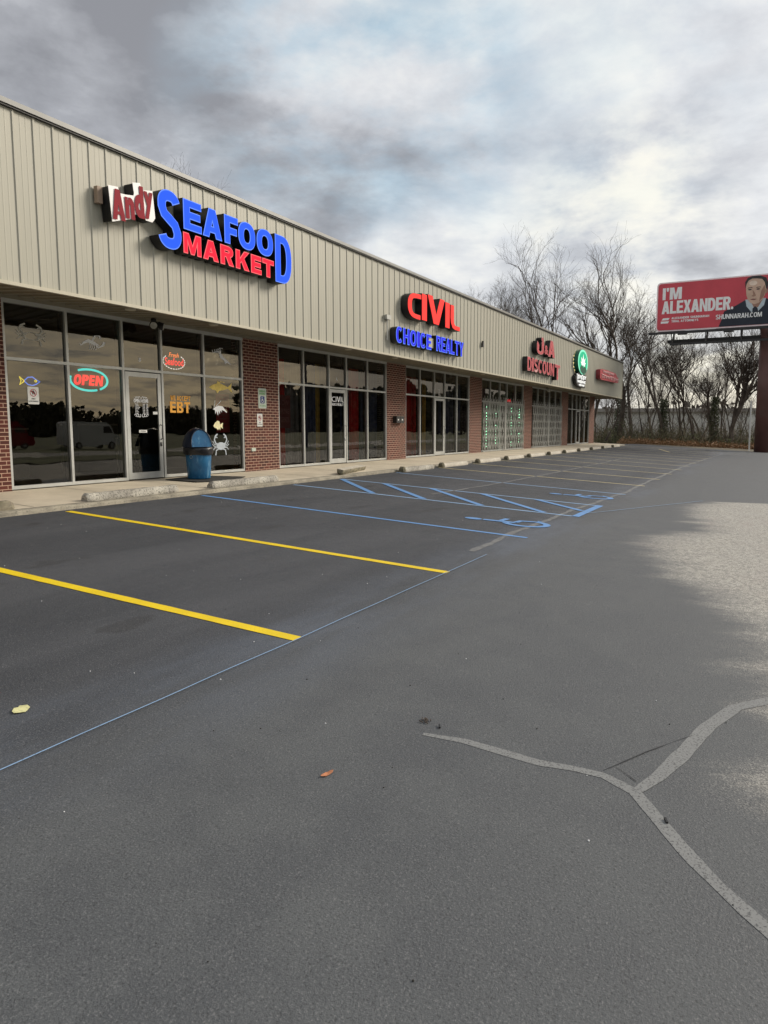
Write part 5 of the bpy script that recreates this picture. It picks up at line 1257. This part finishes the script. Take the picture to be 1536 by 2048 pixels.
for k in range(13):
    u = 1288 + k*18 + rnd.uniform(-7, 7); x, y = ground_at(u, rnd.uniform(59, 70)); c = copy_tree(pole); s = rnd.uniform(.7, 1.1)
    c.location = (x, y, gz(y)-.1); c.rotation_euler = (rnd.uniform(-.06, .06), rnd.uniform(-.06, .06), rnd.uniform(0, 6.28)); c.scale = (s, s, s)
# undergrowth: leafless thicket with ivy, nobody could count it
def thicket(name, n, m, seed, u0, u1, d0, d1, h0, h1, leaf=False, r=.014):
    rnd = random.Random(seed); mb = MB()
    for i in range(n):
        u = rnd.uniform(u0, u1); dd_ = rnd.uniform(d0, d1); x, y = ground_at(u, dd_); z = gz(y)-.02
        h = rnd.uniform(h0, h1)*(.5+.5*rnd.random()); p = Vector((x, y, z)); pts = [p.copy()]; d_ = Vector((rnd.gauss(0, .45), rnd.gauss(0, .45), 1)).normalized()
        for j in range(4): d_ = (d_+Vector((rnd.gauss(0, .28), rnd.gauss(0, .28), rnd.gauss(0, .12)-.05*j))).normalized(); p = p+d_*h/4; pts.append(p.copy())
        mb.tube(pts, [r*1.4, r*1.1, r*.9, r*.6, r*.4], 3, cap=False)
        if leaf:
            for q in range(7):
                c = pts[rnd.randint(1, 4)] + Vector((rnd.gauss(0, .12), rnd.gauss(0, .12), rnd.gauss(0, .12))); a = Vector((rnd.gauss(0, 1), rnd.gauss(0, 1), rnd.gauss(0, 1))).normalized(); b_ = a.orthogonal().normalized(); s = rnd.uniform(.03, .07)
                mb.add([c-a*s-b_*s*.6, c+a*s-b_*s*.6, c+a*s+b_*s*.6, c-a*s+b_*s*.6], [(0, 1, 2, 3)])
    o = mb.build(name, m); o['kind'] = 'stuff'; return o
thicket('undergrowth', 2200, 'brush', 1, 1180, 1540, 57, 70, .8, 4.0, r=.009)
thicket('ivy_undergrowth', 520, 'brush_green', 2, 1185, 1520, 56.5, 66, .5, 2.4, True, .010)
thicket('leafy_litter', 1500, 'dry_leaf', 3, 1240, 1560, 55.5, 60, .12, .5, True, .008)
thicket('undergrowth', 260, 'twig_dark', 4, 1185, 1500, 57, 64, 1.5, 4.5)
# ivy on trunks
def ivy(u, dd_, h, r, label, seed, lean=(0, 0)):
    rnd = random.Random(seed); x, y = ground_at(u, dd_); mb = MB()
    for i in range(1500):
        z = rnd.random()**1.3*h; a = rnd.uniform(0, 2*PI); rr = r*(1-.3*z/h)*(1+rnd.gauss(0, .35)); c = Vector((x+lean[0]*z+rr*math.cos(a), y+lean[1]*z+rr*math.sin(a), gz(y)+z))
        n_ = Vector((rnd.gauss(0, 1), rnd.gauss(0, 1), rnd.gauss(0, 1))).normalized(); t = n_.orthogonal().normalized(); s = rnd.uniform(.03, .06)
        mb.add([c-n_*s-t*s, c+n_*s-t*s, c+n_*s+t*s, c-n_*s+t*s], [(0, 1, 2, 3)])
    tag(mb.build('ivy_vine', 'ivy'), label, 'ivy')
ivy(1236, 60, 4.2, .38, 'ivy covering the foot of the tallest bare tree', 1, (0, -.05)); ivy(1326, 60, 3.6, .30, 'ivy on the crooked trunk left under the billboard', 2)
ivy(1428, 60, 4.0, .30, 'ivy on the broken trunk below the billboard', 3)
# far wood low on the horizon behind the warehouse
def wood(name, x0, y0, x1, y1, n, h, seed, m='far_foliage'):
    rnd = random.Random(seed); mb = MB()
    for i in range(n):
        t = rnd.random(); x = x0+(x1-x0)*t+rnd.gauss(0, 5); y = y0+(y1-y0)*t+rnd.gauss(0, 5); H = h*rnd.uniform(.6, 1.15)*(.8+.3*noise.noise(Vector((x*.03, y*.03, seed))))
        z = gz(y)-.2
        for k in range(7):
            c = Vector((x+rnd.gauss(0, 1.2), y+rnd.gauss(0, 1.2), z+H*rnd.uniform(.0, .95))); s = rnd.uniform(.5, 1.3)*H/11
            for q in range(3):
                a = Vector((rnd.gauss(0, 1), rnd.gauss(0, 1), rnd.gauss(0, 1))).normalized(); b_ = a.orthogonal().normalized()
                mb.add([c-a*s, c-b_*s*.7, c+a*s, c+b_*s*.7], [(0, 1, 2, 3)])
    o = mb.build(name, m); o['kind'] = 'stuff'
wood('far_wood', 190, 70, 230, -90, 420, 9, 5, 'twig')
# what the windows mirror: the wood, road and traffic across the highway, behind the photographer
wood('roadside_wood', -60, -150, 330, -235, 3600, 11.5, 9)
wood('hill_wood', 350, -262, 640, -150, 2600, 34, 12)
struct(sheet('verge', [-400, -60, 0, 60, 400], [-24.2, -31.8], .03, 'grass'))
def van(x, y, label, col):
    z = gz(y)+.02; t = thing('parked_van', label, 'van', (x, y, z)); t.rotation_euler.z = .05
    b = MB(); pr = [(-2.9, .35), (-2.95, 1.2), (-2.85, 2.45), (-2.6, 2.6), (1.4, 2.6), (1.9, 2.3), (2.3, 1.45), (2.9, 1.2), (3.0, .75), (2.95, .35)]; k = len(pr)
    v = [(a, s, c) for s in (-1, 1) for a, c in pr]; b.add(v, [tuple(range(k)), tuple(range(k, 2*k))[::-1]] + [(i, i+k, (i+1) % k+k, (i+1) % k) for i in range(k)])
    bd = b.build('van_body', col, t)
    for s in (-1.004, 1.004): MB().add([(1.0, s, 1.5), (2.15, s, 1.5), (1.8, s, 2.2), (1.0, s, 2.2)], [(0, 1, 2, 3)]).build('side_window', 'black_edge', bd)
    for a in (-1.9, 1.95):
        for s in (-.95, .95):
            wl = MB().tube([(a, s-.12, .37), (a, s+.12, .37)], .37, 20).build('wheel', 'rubber', t); MB().tube([(a, s-.13, .37), (a, s+.13, .37)], .2, 14).build('rim', 'gate_steel', wl)
van(51, -50, 'white cargo van across the highway, mirrored in the second window', 'white_paint')
van(44, -54, 'dull red van across the highway, mirrored in the first window', 'sign_crimson')
for k, x in enumerate((18, 62)):
    t = thing('utility_pole', ['nearer wooden utility pole beside the highway behind the camera', 'farther wooden utility pole beside the highway behind the camera'][k], 'pole', (x, -31, gz(-31)))
    MB().tube([(0, 0, 0), (0, 0, 9.5)], [.16, .11], 10).build('pole_shaft', 'bark', t, True); MB().box(-1.2, 1.2, -.06, .06, 8.6, 8.75).build('crossarm', 'bark', t)
wr = MB()
for dx in (-1.1, 0, 1.1):
    pts = [(-60+i*6, -31+dx*.1, 8.2+dx*.35-.0 + .9*((((-60+i*6)-18) % 44/22-1)**2)) for i in range(34)]; wr.tube(pts, .022, 4)
tag(wr.build('power_lines', 'steel_dark'), 'power lines strung along the highway behind the camera', 'wires')
print('meshes', len(bpy.data.objects))
